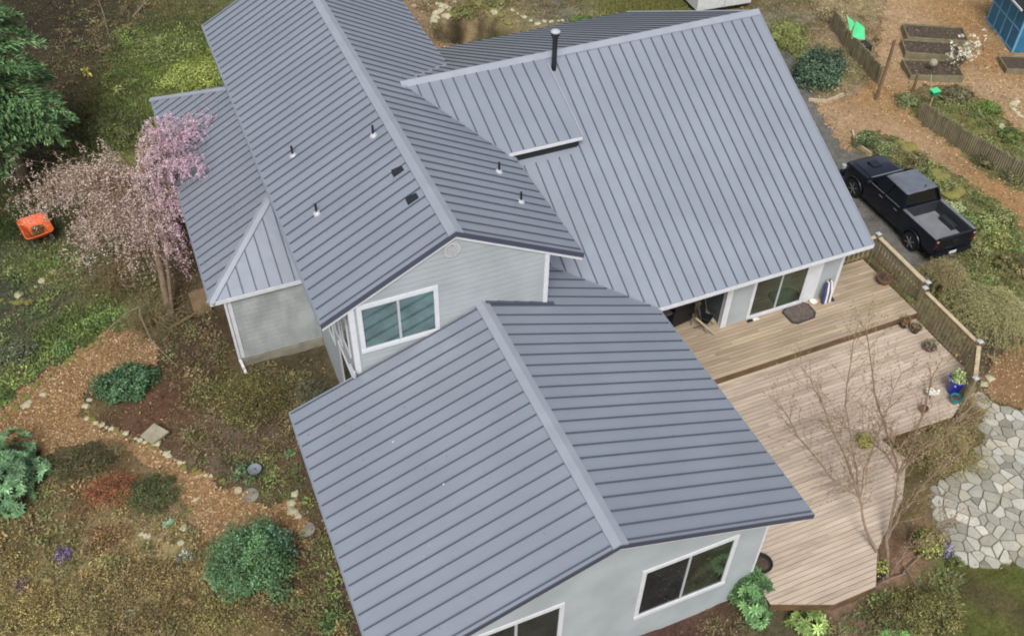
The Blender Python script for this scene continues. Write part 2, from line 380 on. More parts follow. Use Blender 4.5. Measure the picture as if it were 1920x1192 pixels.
# --- right block (C), north slope and dormer roof (D)
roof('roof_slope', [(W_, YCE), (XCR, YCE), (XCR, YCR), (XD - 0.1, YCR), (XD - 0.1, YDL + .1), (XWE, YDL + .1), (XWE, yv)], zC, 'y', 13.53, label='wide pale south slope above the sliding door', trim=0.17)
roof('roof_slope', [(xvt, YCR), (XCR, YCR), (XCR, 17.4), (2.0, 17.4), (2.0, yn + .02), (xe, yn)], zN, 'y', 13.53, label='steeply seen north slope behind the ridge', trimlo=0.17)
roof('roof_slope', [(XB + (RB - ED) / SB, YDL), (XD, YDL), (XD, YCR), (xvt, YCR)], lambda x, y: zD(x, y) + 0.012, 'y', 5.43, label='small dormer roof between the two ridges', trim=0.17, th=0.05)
ridgecap((xvt, YCR, RC), (XCR + 0.02, YCR, RC), (0, -1, -SC), (0, 1, -SN), w=0.23)
# valleys
mb = MB(); mb.beam((W_, YCE, EA + 0.012), (XWE, yv, zA(XWE, 0) + 0.012), 0.05, 0.03); hb(mb, 'valley_flashing', 'roof')
mb = MB(); mb.beam((XB + (RB - ED) / SB, YDL, ED + 0.03), (xvt, YCR, RC + 0.03), 0.05, 0.03); hb(mb, 'valley_flashing', 'roof')
mb = MB(); mb.beam((xe, yn, EB + 0.012), (xvt, YCR, RC + 0.012), 0.2, 0.03); hb(mb, 'valley_flashing', 'cap')
# fascias and gutters
def fas(a, b, m='white', h=0.11, w=0.03, name='fascia'):
    mb = MB(); mb.beam(a, b, w, h); return hb(mb, name, m)
fas((W_ + .0, YCE - .02, EA - .055), (XCR, YCE - .02, EA - .055), h=0.13)
fas((XCR + .02, YCE, EA - .05), (XCR + .02, YCR, RC - .05), h=0.13, m='cap')
fas((XCR + .02, YCR, RC - .05), (XCR + .02, 17.4, 3.0 - .05), h=0.13)
fas((XB + (RB - ED) / SB + .05, YDL - .02, ED - .03), (XD, YDL - .02, ED - .035), h=0.1, m='white')
fas((XD + .018, YDL, ED - .03), (XD + .018, YCR - .4, zD(0, YCR - .4) - .0), h=0.15, w=.05, m='cap')
fas((-W_ - .018, Y0, EA - .045), (-W_ - .018, 0, EA - .045), h=0.1, m='roof')
fas((W_ + .018, Y0, EA - .045), (W_ + .018, YCE - .05, EA - .045), h=0.1, m='roof')
fas((XB - WB - .018, YB0, EB - .045), (XB - WB - .018, YB1, EB - .045), h=0.1, m='roof')
fas((xe + .018, YB0, EB - .045), (xe + .018, YDL - .05, EB - .045), h=0.1, m='roof')
fas((-W_, 0.018, EA - .05), (-3.8, 0.018, zA(3.8, 0) - .05), h=0.1, m='cap')
# --- low hipped roof on the west (E)
EX0, EY0, EY1, EE = -6.987, 5.243, 17.691, 3.056; EXW = -3.85; SE = 0.529
hx = EXW - EX0
zW = lambda x, y: EE + SE * (x - EX0)
zS = lambda x, y: EE + SE * (y - EY0)
zNn = lambda x, y: EE + SE * (EY1 - y)
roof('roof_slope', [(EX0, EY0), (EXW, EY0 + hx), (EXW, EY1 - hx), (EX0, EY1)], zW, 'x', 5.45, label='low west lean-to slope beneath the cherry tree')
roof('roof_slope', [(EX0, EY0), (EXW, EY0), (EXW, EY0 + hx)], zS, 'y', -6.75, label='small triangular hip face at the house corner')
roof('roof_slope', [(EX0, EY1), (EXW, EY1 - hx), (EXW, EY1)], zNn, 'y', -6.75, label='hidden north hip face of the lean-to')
ridgecap((EX0, EY0, EE), (EXW, EY0 + hx, EE + SE*hx), (-1, 1, -SE), (1, -1, -SE), w=0.15, name='hip_cap')
ridgecap((EX0, EY1, EE), (EXW, EY1 - hx, EE + SE*hx), (-1, -1, -SE), (1, 1, -SE), w=0.15, name='hip_cap')
fas((EX0, EY0 - .02, EE - .05), (EXW, EY0 - .02, EE - .05), h=0.13)
fas((EX0 - .02, EY0, EE - .05), (EX0 - .02, EY1, EE - .05), h=0.12, m='roof')
# --- walls
def clip2(poly, z0, z1):
    for s_, lim in ((1, z0), (-1, z1)):
        out = []
        for i in range(len(poly)):
            a, b = poly[i], poly[(i + 1) % len(poly)]; da = s_ * (a[1] - lim); db_ = s_ * (b[1] - lim)
            if da >= 0: out.append(a)
            if da * db_ < 0: t = da / (da - db_); out.append((a[0] + t * (b[0] - a[0]), a[1] + t * (b[1] - a[1])))
        poly = out
        if len(poly) < 3: return []
    return poly
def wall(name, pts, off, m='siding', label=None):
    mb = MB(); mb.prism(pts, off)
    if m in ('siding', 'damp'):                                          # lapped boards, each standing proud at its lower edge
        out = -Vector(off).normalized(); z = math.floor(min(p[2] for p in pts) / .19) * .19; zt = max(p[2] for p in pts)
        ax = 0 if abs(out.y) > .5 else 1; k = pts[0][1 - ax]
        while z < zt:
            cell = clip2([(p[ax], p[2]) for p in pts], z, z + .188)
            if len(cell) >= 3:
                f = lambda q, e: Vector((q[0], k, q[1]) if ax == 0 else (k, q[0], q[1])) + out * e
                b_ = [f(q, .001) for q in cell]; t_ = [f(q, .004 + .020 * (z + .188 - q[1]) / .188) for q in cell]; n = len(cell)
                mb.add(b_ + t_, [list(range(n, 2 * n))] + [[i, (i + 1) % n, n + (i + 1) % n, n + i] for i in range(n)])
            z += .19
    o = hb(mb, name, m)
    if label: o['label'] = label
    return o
YF = Y0 + 0.36
wl, wr = -4.72, 4.68
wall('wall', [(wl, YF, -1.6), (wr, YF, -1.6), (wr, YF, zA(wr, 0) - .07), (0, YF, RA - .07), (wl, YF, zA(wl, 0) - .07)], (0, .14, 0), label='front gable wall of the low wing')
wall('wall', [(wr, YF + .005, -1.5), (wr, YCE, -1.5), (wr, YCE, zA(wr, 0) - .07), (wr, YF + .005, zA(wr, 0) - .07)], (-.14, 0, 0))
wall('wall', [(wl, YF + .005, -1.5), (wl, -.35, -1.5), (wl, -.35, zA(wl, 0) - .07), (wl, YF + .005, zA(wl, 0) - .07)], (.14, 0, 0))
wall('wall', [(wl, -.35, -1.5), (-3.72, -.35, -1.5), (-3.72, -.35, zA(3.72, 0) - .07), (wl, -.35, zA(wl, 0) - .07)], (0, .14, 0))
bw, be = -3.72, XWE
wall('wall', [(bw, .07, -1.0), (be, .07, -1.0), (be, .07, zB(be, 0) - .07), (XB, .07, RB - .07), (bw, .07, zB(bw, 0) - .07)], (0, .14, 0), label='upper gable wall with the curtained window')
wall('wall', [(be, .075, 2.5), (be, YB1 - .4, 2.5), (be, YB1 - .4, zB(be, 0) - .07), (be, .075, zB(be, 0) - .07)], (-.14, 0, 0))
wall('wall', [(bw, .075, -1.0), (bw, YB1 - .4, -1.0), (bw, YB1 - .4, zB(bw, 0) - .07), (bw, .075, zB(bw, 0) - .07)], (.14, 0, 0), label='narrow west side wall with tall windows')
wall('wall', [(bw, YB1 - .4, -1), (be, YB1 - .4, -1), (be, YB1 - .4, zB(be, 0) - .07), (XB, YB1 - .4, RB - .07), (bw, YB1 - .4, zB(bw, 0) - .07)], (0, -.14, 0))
# soffits close the eaves
mb = MB(); mb.prism([(bw, .1, zB(bw, 0) - .1), (XB - WB + .05, .1, EB - .1), (XB - WB + .05, YB1 - .1, EB - .1), (bw, YB1 - .1, zB(bw, 0) - .1)], (0, 0, .02)); hb(mb, 'soffit', 'white')
# E walls
ex, ey = EX0 + .52, EY0 + .12
wall('wall', [(ex, ey, .22), (EXW + .1, ey, .22), (EXW + .1, ey, EE - .06), (ex, ey, EE - .06)], (0, .14, 0), 'damp', label='small low wall left of the tall block, streaked with damp')
wall('wall', [(ex, ey, .22), (ex, EY1 - .5, .22), (ex, EY1 - .5, EE - .06), (ex, ey, EE - .06)], (.14, 0, 0))
mb = MB(); mb.box(ex - .02, EXW + .1, ey - .06, ey + .3, -1, .2); mb.box(ex - .06, ex + .2, ey - .03, EY1 - .5, -1, .19); hb(mb, 'footing', 'concrete')
mb = MB(); mb.box(ex - .03, EXW + .1, ey - .045, ey - .003, .2, .27); hb(mb, 'sill_board', 'concrete')
mb = MB(); mb.box(ex - .03, ex + .1, ey - .045, ey - .004, .3, EE - .06); mb.box(ex - .045, ex - .004, ey - .03, ey + .1, .3, EE - .06); hb(mb, 'corner_board', 'white')
mb = MB(); mb.beam((ex - .09, ey - .06, EE - .1), (ex - .09, ey - .06, .25), .07, .09); mb.beam((ex - .09, ey - .06, .28), (ex - .02, ey - .42, -.05), .085, .1); hb(mb, 'downspout', 'white')
# C walls
YW = .405; X1 = 13.46
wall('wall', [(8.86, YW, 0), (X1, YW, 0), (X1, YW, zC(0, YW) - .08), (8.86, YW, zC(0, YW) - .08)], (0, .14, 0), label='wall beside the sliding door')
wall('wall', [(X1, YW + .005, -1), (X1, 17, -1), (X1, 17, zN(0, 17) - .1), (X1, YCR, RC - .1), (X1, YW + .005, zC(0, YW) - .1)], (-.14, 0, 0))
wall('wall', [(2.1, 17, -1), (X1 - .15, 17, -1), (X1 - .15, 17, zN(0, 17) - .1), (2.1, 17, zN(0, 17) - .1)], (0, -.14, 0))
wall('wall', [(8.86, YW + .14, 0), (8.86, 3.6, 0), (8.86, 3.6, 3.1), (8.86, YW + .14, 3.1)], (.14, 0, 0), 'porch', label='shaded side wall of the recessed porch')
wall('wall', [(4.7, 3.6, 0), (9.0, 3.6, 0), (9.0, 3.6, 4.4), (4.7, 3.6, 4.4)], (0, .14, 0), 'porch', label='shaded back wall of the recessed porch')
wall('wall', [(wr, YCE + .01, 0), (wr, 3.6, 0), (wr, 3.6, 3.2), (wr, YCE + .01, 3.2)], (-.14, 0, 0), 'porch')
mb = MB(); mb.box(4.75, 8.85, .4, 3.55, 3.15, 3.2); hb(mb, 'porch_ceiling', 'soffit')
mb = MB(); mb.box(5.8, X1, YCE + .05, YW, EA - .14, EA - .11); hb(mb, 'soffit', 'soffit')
mb = MB(); mb.box(2.2, XD - .06, YDL + .12, YDL + .18, 5.4, zD(0, YDL + .12) - .05); hb(mb, 'dormer_shade_wall', 'blackrough')  # black face paints in the shadow gap under the dormer eave
def board(x0, x1, y0, y1, z0, z1, name='corner_board', m='white'):
    mb = MB(); mb.box(x0, x1, y0, y1, z0, z1); return hb(mb, name, m)
board(8.80, 9.02, YW - .045, YW - .004, ZD, 2.98); board(8.83, 8.857, YW - .03, YW + .16, ZD, 2.98)
board(X1 - .1, X1 + .03, YW - .045, YW - .004, ZD - .3, 2.98); board(X1 + .004, X1 + .03, YW - .004, YW + .1, ZD - .3, 2.98)
board(be - .1, be + .04, .025, .067, zA(be, 0) + .02, zB(be, 0) - .22); board(be + .004, be + .03, .067, .16, zA(be, 0) + .02, zB(be, 0) - .2)
board(bw - .04, bw + .12, .025, .067, 3.85, zB(bw, 0) - .2); board(bw - .03, bw - .004, .067, .24, 3.4, zB(bw, 0) - .15)
board(wr - .03, wr + .035, YF - .04, YF + .08, -1.4, 3.3)
mb = MB(); mb.box(-0.05, be + .25, -.05, .068, 0, .03)
# step flashing where the front wing's roof meets the gable wall
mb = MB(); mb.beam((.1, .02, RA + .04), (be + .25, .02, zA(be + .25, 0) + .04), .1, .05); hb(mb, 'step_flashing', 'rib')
# --- windows
def window(x0, x1, z0, z1, y, gl=('glass', 'glass'), tw=.13, th=.1, label=None, mull=.5):
    """casing at face y (towards -y) > sash, two panes"""
    mb = MB()
    mb.box(x0, x1, y - .055, y + .02, z1 - tw, z1); mb.box(x0, x1, y - .07, y + .02, z0, z0 + tw)
    mb.box(x0, x0 + tw, y - .054, y + .02, z0 + tw, z1 - tw); mb.box(x1 - tw, x1, y - .054, y + .02, z0 + tw, z1 - tw)
    w = hb(mb, 'window', 'white', bevel=.004)
    if label: w['label'] = label
    xm = x0 + (x1 - x0) * mull; s = .035
    mb = MB(); mb.box(xm - s, xm + s, y - .044, y + .018, z0 + tw, z1 - tw)
    for a, b in ((x0 + tw, xm - s), (xm + s, x1 - tw)):
        mb.box(a, b, y - .036, y + .018, z0 + tw, z0 + tw + s); mb.box(a, b, y - .036, y + .018, z1 - tw - s, z1 - tw)
    sub(mb, 'sash', 'pvc', w)
    for (a, b), gm in zip(((x0 + tw + .001, xm - s), (xm + s, x1 - tw - .001)), gl):
        mb = MB(); mb.box(a, b, y - .028, y + .016, z0 + tw + s, z1 - tw - s); sub(mb, 'pane', gm, w)
    return w
window(1.02, 3.8, .5, 2.88, YF, ('glass', 'glassbrown'), label='right-hand window of the front gable')
window(-3.6, -1.08, .5, 2.86, YF, ('glass', 'glass'), label='left-hand window of the front gable, cut by the frame')
window(-3.53, -1.27, 4.58, 6.33, .07, ('glassteal', 'glassteal'), label='upstairs window with teal curtains')
# slider
window(9.82, 12.1, ZD + .02, 2.78, YW, ('glassbrown', 'glassbrown'), tw=.12, label='white sliding patio door')
board(12.11, 12.62, YW - .045, YW - .003, ZD, 2.98, 'door_trim')
# tall windows on the west side wall
for (ya, yb, za, zb_) in ((.55, 1.35, 3.95, 5.75), (1.7, 2.5, 3.3, 5.4), (2.9, 3.6, 2.2, 5.0), (.75, 2.3, 1.2, 3.0)):
    mb = MB(); x = bw; t = .09
    mb.box(x - .05, x - .003, ya, yb, zb_ - t, zb_); mb.box(x - .05, x - .003, ya, yb, za, za + t); mb.box(x - .049, x - .003, ya, ya + t, za + t, zb_ - t); mb.box(x - .049, x - .003, yb - t, yb, za + t, zb_ - t)
    w = hb(mb, 'window', 'white'); mb = MB(); mb.box(x - .03, x - .002, ya + t, yb - t, za + t, zb_ - t); sub(mb, 'pane', 'glass', w)
# gable vent
mb = MB(); mb.tube([(XB - .1, .072, 7.42), (XB - .1, .02, 7.42)], .24, 24)
v = hb(mb, 'gable_vent', mat('vent_paint', c(168, 168, 166), .6)); mb = MB(); mb.tube([(XB - .1, .05, 7.42), (XB - .1, .014, 7.42)], .17, 24)
for k in range(5): pass
sub(mb, 'vent_grille', mat('vent_mesh', c(96, 94, 92), .8), v)
mb = MB()
for k in range(-3, 4): mb.box(XB - .1 - math.sqrt(.17**2 - (k*.045)**2), XB - .1 + math.sqrt(.17**2 - (k*.045)**2), .006, .013, 7.42 + k*.045 - .008, 7.42 + k*.045 + .008)
sub(mb, 'louvre', 'white', v)
# plumbing vents on the high roof: white flashing boot + black pipe
for u, vv, zz in ((549, 292, 1), (700, 254, 1), (594, 400, 1), (936, 322, 1), (977, 378, 1)):
    p = {(549): (-3.48, 6.83), 700: (-1.30, 5.33), 594: (-3.52, 3.87), 936: (2.03, 3.76), 977: (2.08, 2.22)}[u]
    z = zB(*p); mb = MB(); s = SB if p[0] > XB else -SB
    mb.tube([(p[0], p[1], z - .02), (p[0], p[1], z + .34)], .035, 12); pipe = hb(mb, 'vent_pipe', 'black', smooth=True)
    mb = MB(); n = Vector((s, 0, 1)).normalized(); P = Vector((p[0], p[1], z))
    mb.tube([P - n*.01, P + n*.03, P + n*.07], [.125, .11, .055], 18); sub(mb, 'flashing_boot', 'pvc', pipe, smooth=True)
# black exhaust hoods near the ridge
for p in ((-1.2, 3.3), (-1.22, 1.99)):
    z = zB(*p); mb = MB(); s = SB
    f = lambda dx, dy, dz: (p[0] + dx, p[1] + dy, zB(p[0] + dx, 0) + dz)
    mb.add([f(-.17,-.11,0), f(.16,-.11,0), f(.16,.11,0), f(-.17,.11,0), f(-.17,-.11,.13), f(.12,-.11,.05), f(.12,.11,.05), f(-.17,.11,.13)],
           [(0,3,2,1),(4,5,6,7),(0,1,5,4),(1,2,6,5),(2,3,7,6),(3,0,4,7)])
    hd = hb(mb, 'exhaust_hood', 'black', bevel=.012)
    mb = MB(); mb.prism([f(-.25,-.17,.004), f(.24,-.17,.004), f(.24,.17,.004), f(-.25,.17,.004)], (0,0,.012)); sub(mb, 'flashing_plate', 'roof', hd)
# stove pipe
sx, sy = 5.62, 7.72; z = zC(sx, sy)
mb = MB(); mb.tube([(sx, sy, z - .1), (sx, sy, z + 1.28)], .085, 18); st = hb(mb, 'stove_pipe', 'black', smooth=True)
mb = MB(); mb.tube([(sx, sy, z + 1.22), (sx, sy, z + 1.34)], .14, 20); mb.tube([(sx, sy, z + 1.1), (sx, sy, z + 1.21)], [.1, .12], 20); sub(mb, 'pipe_collar', 'black', st, smooth=True)
mb = MB(); mb.lathe((sx, sy, z + 1.345), [(.16, 0), (.155, .03), (.08, .07), (.01, .085)], 20); sub(mb, 'rain_cap', 'pvc', st, smooth=True)
# white specks of mortar/flashing paint left on the front wing, small plumbing tee by the west wall
mb = MB(); 
mb.tube([(-3.85, -.12, 3.9), (-3.85, -.12, 4.12)], .05, 10); mb.tube([(-3.85, -.12, 4.0), (-3.85, .3, 4.0)], .045, 10); hb(mb, 'drain_pipe', 'pvc', smooth=True)
for p in ((-3.56, -2.64), (-2.86, -4.56)):
    mb = MB(); mb.lathe((p[0], p[1], zA(*p) - .01), [(.03, 0), (.03, .03), (.012, .045)], 10); hb(mb, 'screw_cap', 'pvc')
# ================================================================== SETTING
def gp(pts, dz=0.0): return [(p.x, p.y) for p in (gt(u, v, dz) for u, v in pts)]
def inpoly(X, Y, poly):
    r = np.zeros(X.shape, bool); n = len(poly)
    for i in range(n):
        x1, y1 = poly[i]; x2, y2 = poly[(i+1) % n]
        if y1 == y2: continue
        r ^= ((y1 > Y) != (y2 > Y)) & (X < (x2 - x1) * (Y - y1) / (y2 - y1) + x1)
    return r
def wob(X, Y, a=0.09):
    return (X + a*np.sin(Y*7.1+1) + a*.7*np.sin(X*11.3+Y*5.2) + a*.5*np.sin(Y*23.1+X*3), Y + a*np.sin(X*6.3+2) + a*.7*np.sin(Y*10.7-X*4.4) + a*.5*np.sin(X*19.7))
# colours of the ground cover: photo point, radius (m), colour, strength
soil = (86, 72, 54); moss = (96, 100, 46); olive = (110, 100, 56); brown = (92, 68, 48); dark = (46, 44, 32); red = (96, 56, 44)
blobs = [
 ((60,40),4,dark,1),((200,60),4,(60,52,40),1),((150,140),3,(74,62,44),1),((250,200),3,(84,84,44),.9),((130,230),3,(64,60,40),.9),
 ((330,120),3,(120,142,48),1),((370,140),1.8,(156,176,46),1),((300,210),2.8,(118,138,54),1),((340,40),3,(92,98,52),.9),((240,250),2.4,(118,120,64),.9),((150,240),2,(92,92,54),.7),
 ((30,260),3,(44,48,34),1),((10,330),3,(52,56,38),1),((80,330),2.5,(70,68,44),.9),((10,420),2.5,(60,72,32),1),((60,480),1.6,(100,100,80),.9),((20,560),2,(70,78,60),.9),
 ((80,500),1.2,(110,128,50),.7),((60,590),2.5,(74,74,60),.8),((30,650),2,(78,76,62),.8),((110,640),1.5,(96,110,60),.7),((30,710),1.4,(104,74,62),.9),((15,745),.6,(88,120,44),.9),
 ((170,600),1.5,(92,112,52),.7),((230,560),2,(104,100,60),.7),((300,500),2.5,(100,84,60),.8),((350,560),1.5,(84,70,52),.9),
 ((390,650),1.6,(70,54,42),1),((360,760),2,(96,64,48),1),((470,720),1.8,(84,76,44),.9),((540,700),1.5,(72,64,48),.9),((520,800),1.5,(92,70,58),1),((400,830),1.4,(104,90,74),1),((450,850),1,(96,76,64),.9),
 ((560,900),1,(88,68,56),1),((600,1050),1.6,(82,62,52),1),((590,1150),2,(80,60,50),1),((480,1170),1.2,(104,92,52),.8),((545,930),.7,(92,92,52),.8),
 ((100,950),1.6,(96,84,58),.9),((160,930),.8,(120,76,52),.9),((60,1000),1.6,(104,96,60),.8),((250,1010),1.5,(140,120,88),.8),((180,1080),2,(158,140,88),.9),((60,1120),2,(160,144,88),.9),((300,1120),1.8,(146,130,84),.9),((400,1180),1.2,(120,106,60),.9),((240,1190),1.5,(130,116,66),.9),
 ((1300,1190),1.2,(84,58,52),1),((1250,1200),1.2,(80,58,50),1),((1480,1170),.9,(84,80,56),.8),((1600,1150),1.2,(120,94,78),.9),((1700,1060),1.0,(132,98,78),.9),((1720,1140),1.4,(116,110,62),.8),((1800,1100),1,(84,96,50),.8),
 ((1850,650),1.4,(84,68,60),1),((1700,760),1,(104,88,60),.8),
 ((1800,460),2,(112,110,62),.7),((1850,380),2,(120,116,66),.7),((1700,300),2,(112,104,66),.7),((1870,560),2.5,(116,112,64),.8),
 ((830,60),2.6,(140,118,86),1),((780,20),1.6,(132,108,80),1),((960,30),2,(130,118,72),.9),((920,90),2,(120,106,70),.8),((860,100),1.6,(136,108,76),1),((1180,10),3,(120,122,58),1),((1060,10),3,(112,106,92),1),
 ((1470,50),1.5,(120,116,96),1),((1485,120),2.2,(122,134,62),1),((1550,70),1.8,(140,120,88),.9),((1560,180),2,(150,126,98),.9),((1545,130),1.4,(96,98,60),.8),
 ((1600,130),1.2,(134,122,82),.9),((1620,20),2,(152,134,96),1),((1770,90),3,(150,116,80),.6),((1820,220),1.8,(112,110,52),1),((1900,300),2,(104,106,56),1),
 ((1660,260),1.5,(112,98,64),.9),
]
gb = [(gt(*p), r, np.array(c(*k)[:3]), s) for p, r, k, s in blobs]
base_c = np.array(c(104, 92, 58)[:3])
def ground_col(X, Y):
    C_ = np.tile(base_c, (X.size, 1)); x = X.ravel(); y = Y.ravel()
    x = x + .35*np.sin(y*1.9) + .2*np.sin(y*4.7+x); y = y + .35*np.sin(x*2.1+1) + .2*np.sin(x*5.1)
    wsum = np.full(x.size, .08); acc = C_ * .08
    for p, r, k, s in gb:
        d2 = ((x - p.x)**2 + (y - p.y)**2) / (r*r); w = s * np.exp(-d2 * 1.6) ; wsum += w; acc += w[:,None] * k
    g0 = acc / wsum[:,None]; dx = (x - 9.1)*.86 - (y - 24.2)*.5; dy = (y - 24.2)*.86 + (x - 9.1)*.5; dk = np.exp(-((dx/2.0)**2 + (dy/1.38)**2)**4)[:,None]; g0 = g0*(1-dk) + dk*np.array(c(52,49,34)[:3])*.7; lum = g0 @ np.array([[.25],[.6],[.15]]); return (g0*.85 + lum*.15) * 0.92
def sheet(name, x0, x1, y0, y1, st, mask=None, colf=None, m='ground', dz=0.0, rough=0.015, kind='structure'):
    xs = np.arange(x0, x1 + st/2, st); ys = np.arange(y0, y1 + st/2, st); X, Y = np.meshgrid(xs, ys)
    Z = hgt(X, Y) + dz + rough * (np.sin(X*31+Y*17) * np.sin(Y*27-X*13))
    nx, ny = len(xs), len(ys); idx = np.arange(nx*ny).reshape(ny, nx)
    Fq = np.stack([idx[:-1,:-1], idx[:-1,1:], idx[1:,1:], idx[1:,:-1]], -1).reshape(-1, 4)
    if mask is not None:
        cx = (X[:-1,:-1] + st/2).ravel(); cy = (Y[:-1,:-1] + st/2).ravel(); Fq = Fq[mask(cx, cy)]
    used = np.unique(Fq); rm = np.full(nx*ny, -1); rm[used] = np.arange(len(used)); Fq = rm[Fq]
    V = np.stack([X.ravel(), Y.ravel(), Z.ravel()], 1)[used]
    ob = np_mesh(name, V, Fq, colf(V[:,0], V[:,1]), m); ob.data.polygons.foreach_set('use_smooth', [True]*len(ob.data.polygons))
    return tag(ob, kind=kind)
# one ground sheet: dense in the garden, coarse rings out to the horizon (joined in one mesh)
def ground():
    ax = np.concatenate([np.array([-600,-300,-150,-80,-50,-36,-28,-23]), np.arange(-19, 40.01, .14), np.array([44,50,60,80,150,300,600])])
    ay = np.concatenate([np.array([-600,-300,-150,-80,-50,-34,-26]), np.arange(-20, 38.01, .14), np.array([42,50,60,80,150,300,600])])
    X, Y = np.meshgrid(ax, ay); Z = hgt(X, Y) + .02*np.sin(X*9+Y*5)*np.sin(Y*11-X*3)
    nx, ny = len(ax), len(ay); idx = np.arange(nx*ny).reshape(ny, nx)
    Fq = np.stack([idx[:-1,:-1], idx[:-1,1:], idx[1:,1:], idx[1:,:-1]], -1).reshape(-1, 4)
    ob = np_mesh('ground', np.stack([X.ravel(), Y.ravel(), Z.ravel()], 1), Fq, ground_col(X, Y), 'ground')
    ob.data.polygons.foreach_set('use_smooth', [True]*len(ob.data.polygons)); tag(ob, kind='structure')
ground()
PATH_W = gp([(-60,800),(0,762),(40,738),(90,696),(150,655),(205,622),(250,618),(300,655),(285,690),(235,690),(190,715),(160,745),(150,775),(185,800),(250,825),(300,845),(345,872),(400,900),(445,925),(480,945),(520,950),(560,935),(575,960),(560,1000),(520,1012),(440,1005),(400,1015),(372,1000),(350,940),(320,905),(280,872),(235,850),(185,830),(120,835),(85,855),(40,838),(0,822),(-60,830)])
PATH_E = gp([(1528,196),(1590,186),(1625,160),(1640,120),(1650,60),(1660,0),(1665,-60),(1980,-60),(1990,200),(1960,260),(1905,245),(1870,205),(1800,165),(1740,160),(1712,170),(1700,205),(1735,240),(1800,288),(1850,330),(1930,372),(1990,400),(1990,520),(1925,440),(1870,380),(1800,330),(1740,300),(1690,262),(1640,245),(1600,262),(1590,290),(1560,250)])
PATH_S = gp([(1845,700),(1870,660),(1930,640),(2040,640),(2040,800),(1930,770),(1870,755),(1850,740)])
def chipcol(a, b):
    A = np.array(c(*a)[:3]); B = np.array(c(*b)[:3])
    def f(x, y): t = (.5 + .5*np.sin(x*.8 + 1.1*np.sin(y*.6)))[:,None]; return (A*t + B*(1-t)) * .82
    return f
def mk(poly):
    def f(x, y): X, Y = wob(x, y); return inpoly(X, Y, poly)
    return f
def bb(poly, pad=.3):
    a = np.array(poly); return a[:,0].min()-pad, a[:,0].max()+pad, a[:,1].min()-pad, a[:,1].max()+pad
sheet('bark_path', *bb(PATH_W), .07, mk(PATH_W), chipcol((160,122,82),(154,124,88)), 'chips', .03)
sheet('bark_path', *bb(PATH_E), .09, mk(PATH_E), chipcol((164,130,90),(176,150,118)), 'chips', .03)
sheet('bark_path', *bb(PATH_S), .07, mk(PATH_S), chipcol((150,118,84),(146,120,86)), 'chips', .03)
DRIVE = gp([(1480,90),(1530,190),(1562,240),(1600,282),(1640,300),(1700,345),(1760,405),(1800,470),(1780,510),(1700,520),(1600,440),(1480,300),(1400,100)])
sheet('driveway', *bb(DRIVE), .09, mk(DRIVE), lambda x, y: np.tile(np.array(c(112,110,104)[:3])*.8, (len(x),1)), 'ground', .022)
POND = gp([(826,60),(850,47),(885,28),(905,13),(926,18),(945,38),(957,55),(950,70),(900,82),(860,76)])
LAWN = gp([(1804,1062),(2150,1062),(2150,1300),(1780,1300),(1792,1180),(1800,1120)])
def lawncol(x, y):
    s = g(1872, 1130, -.5); d = np.abs((x - s.x) * .82 + (y - s.y) * .57)[:,None]
    t = np.exp(-(d/.55)**2); return (np.array(c(96,102,52)[:3])*(1-t) + np.array(c(92,84,58)[:3])*t) * .72
sheet('lawn', *bb(LAWN), .07, mk(LAWN), lawncol, 'ground', .03)
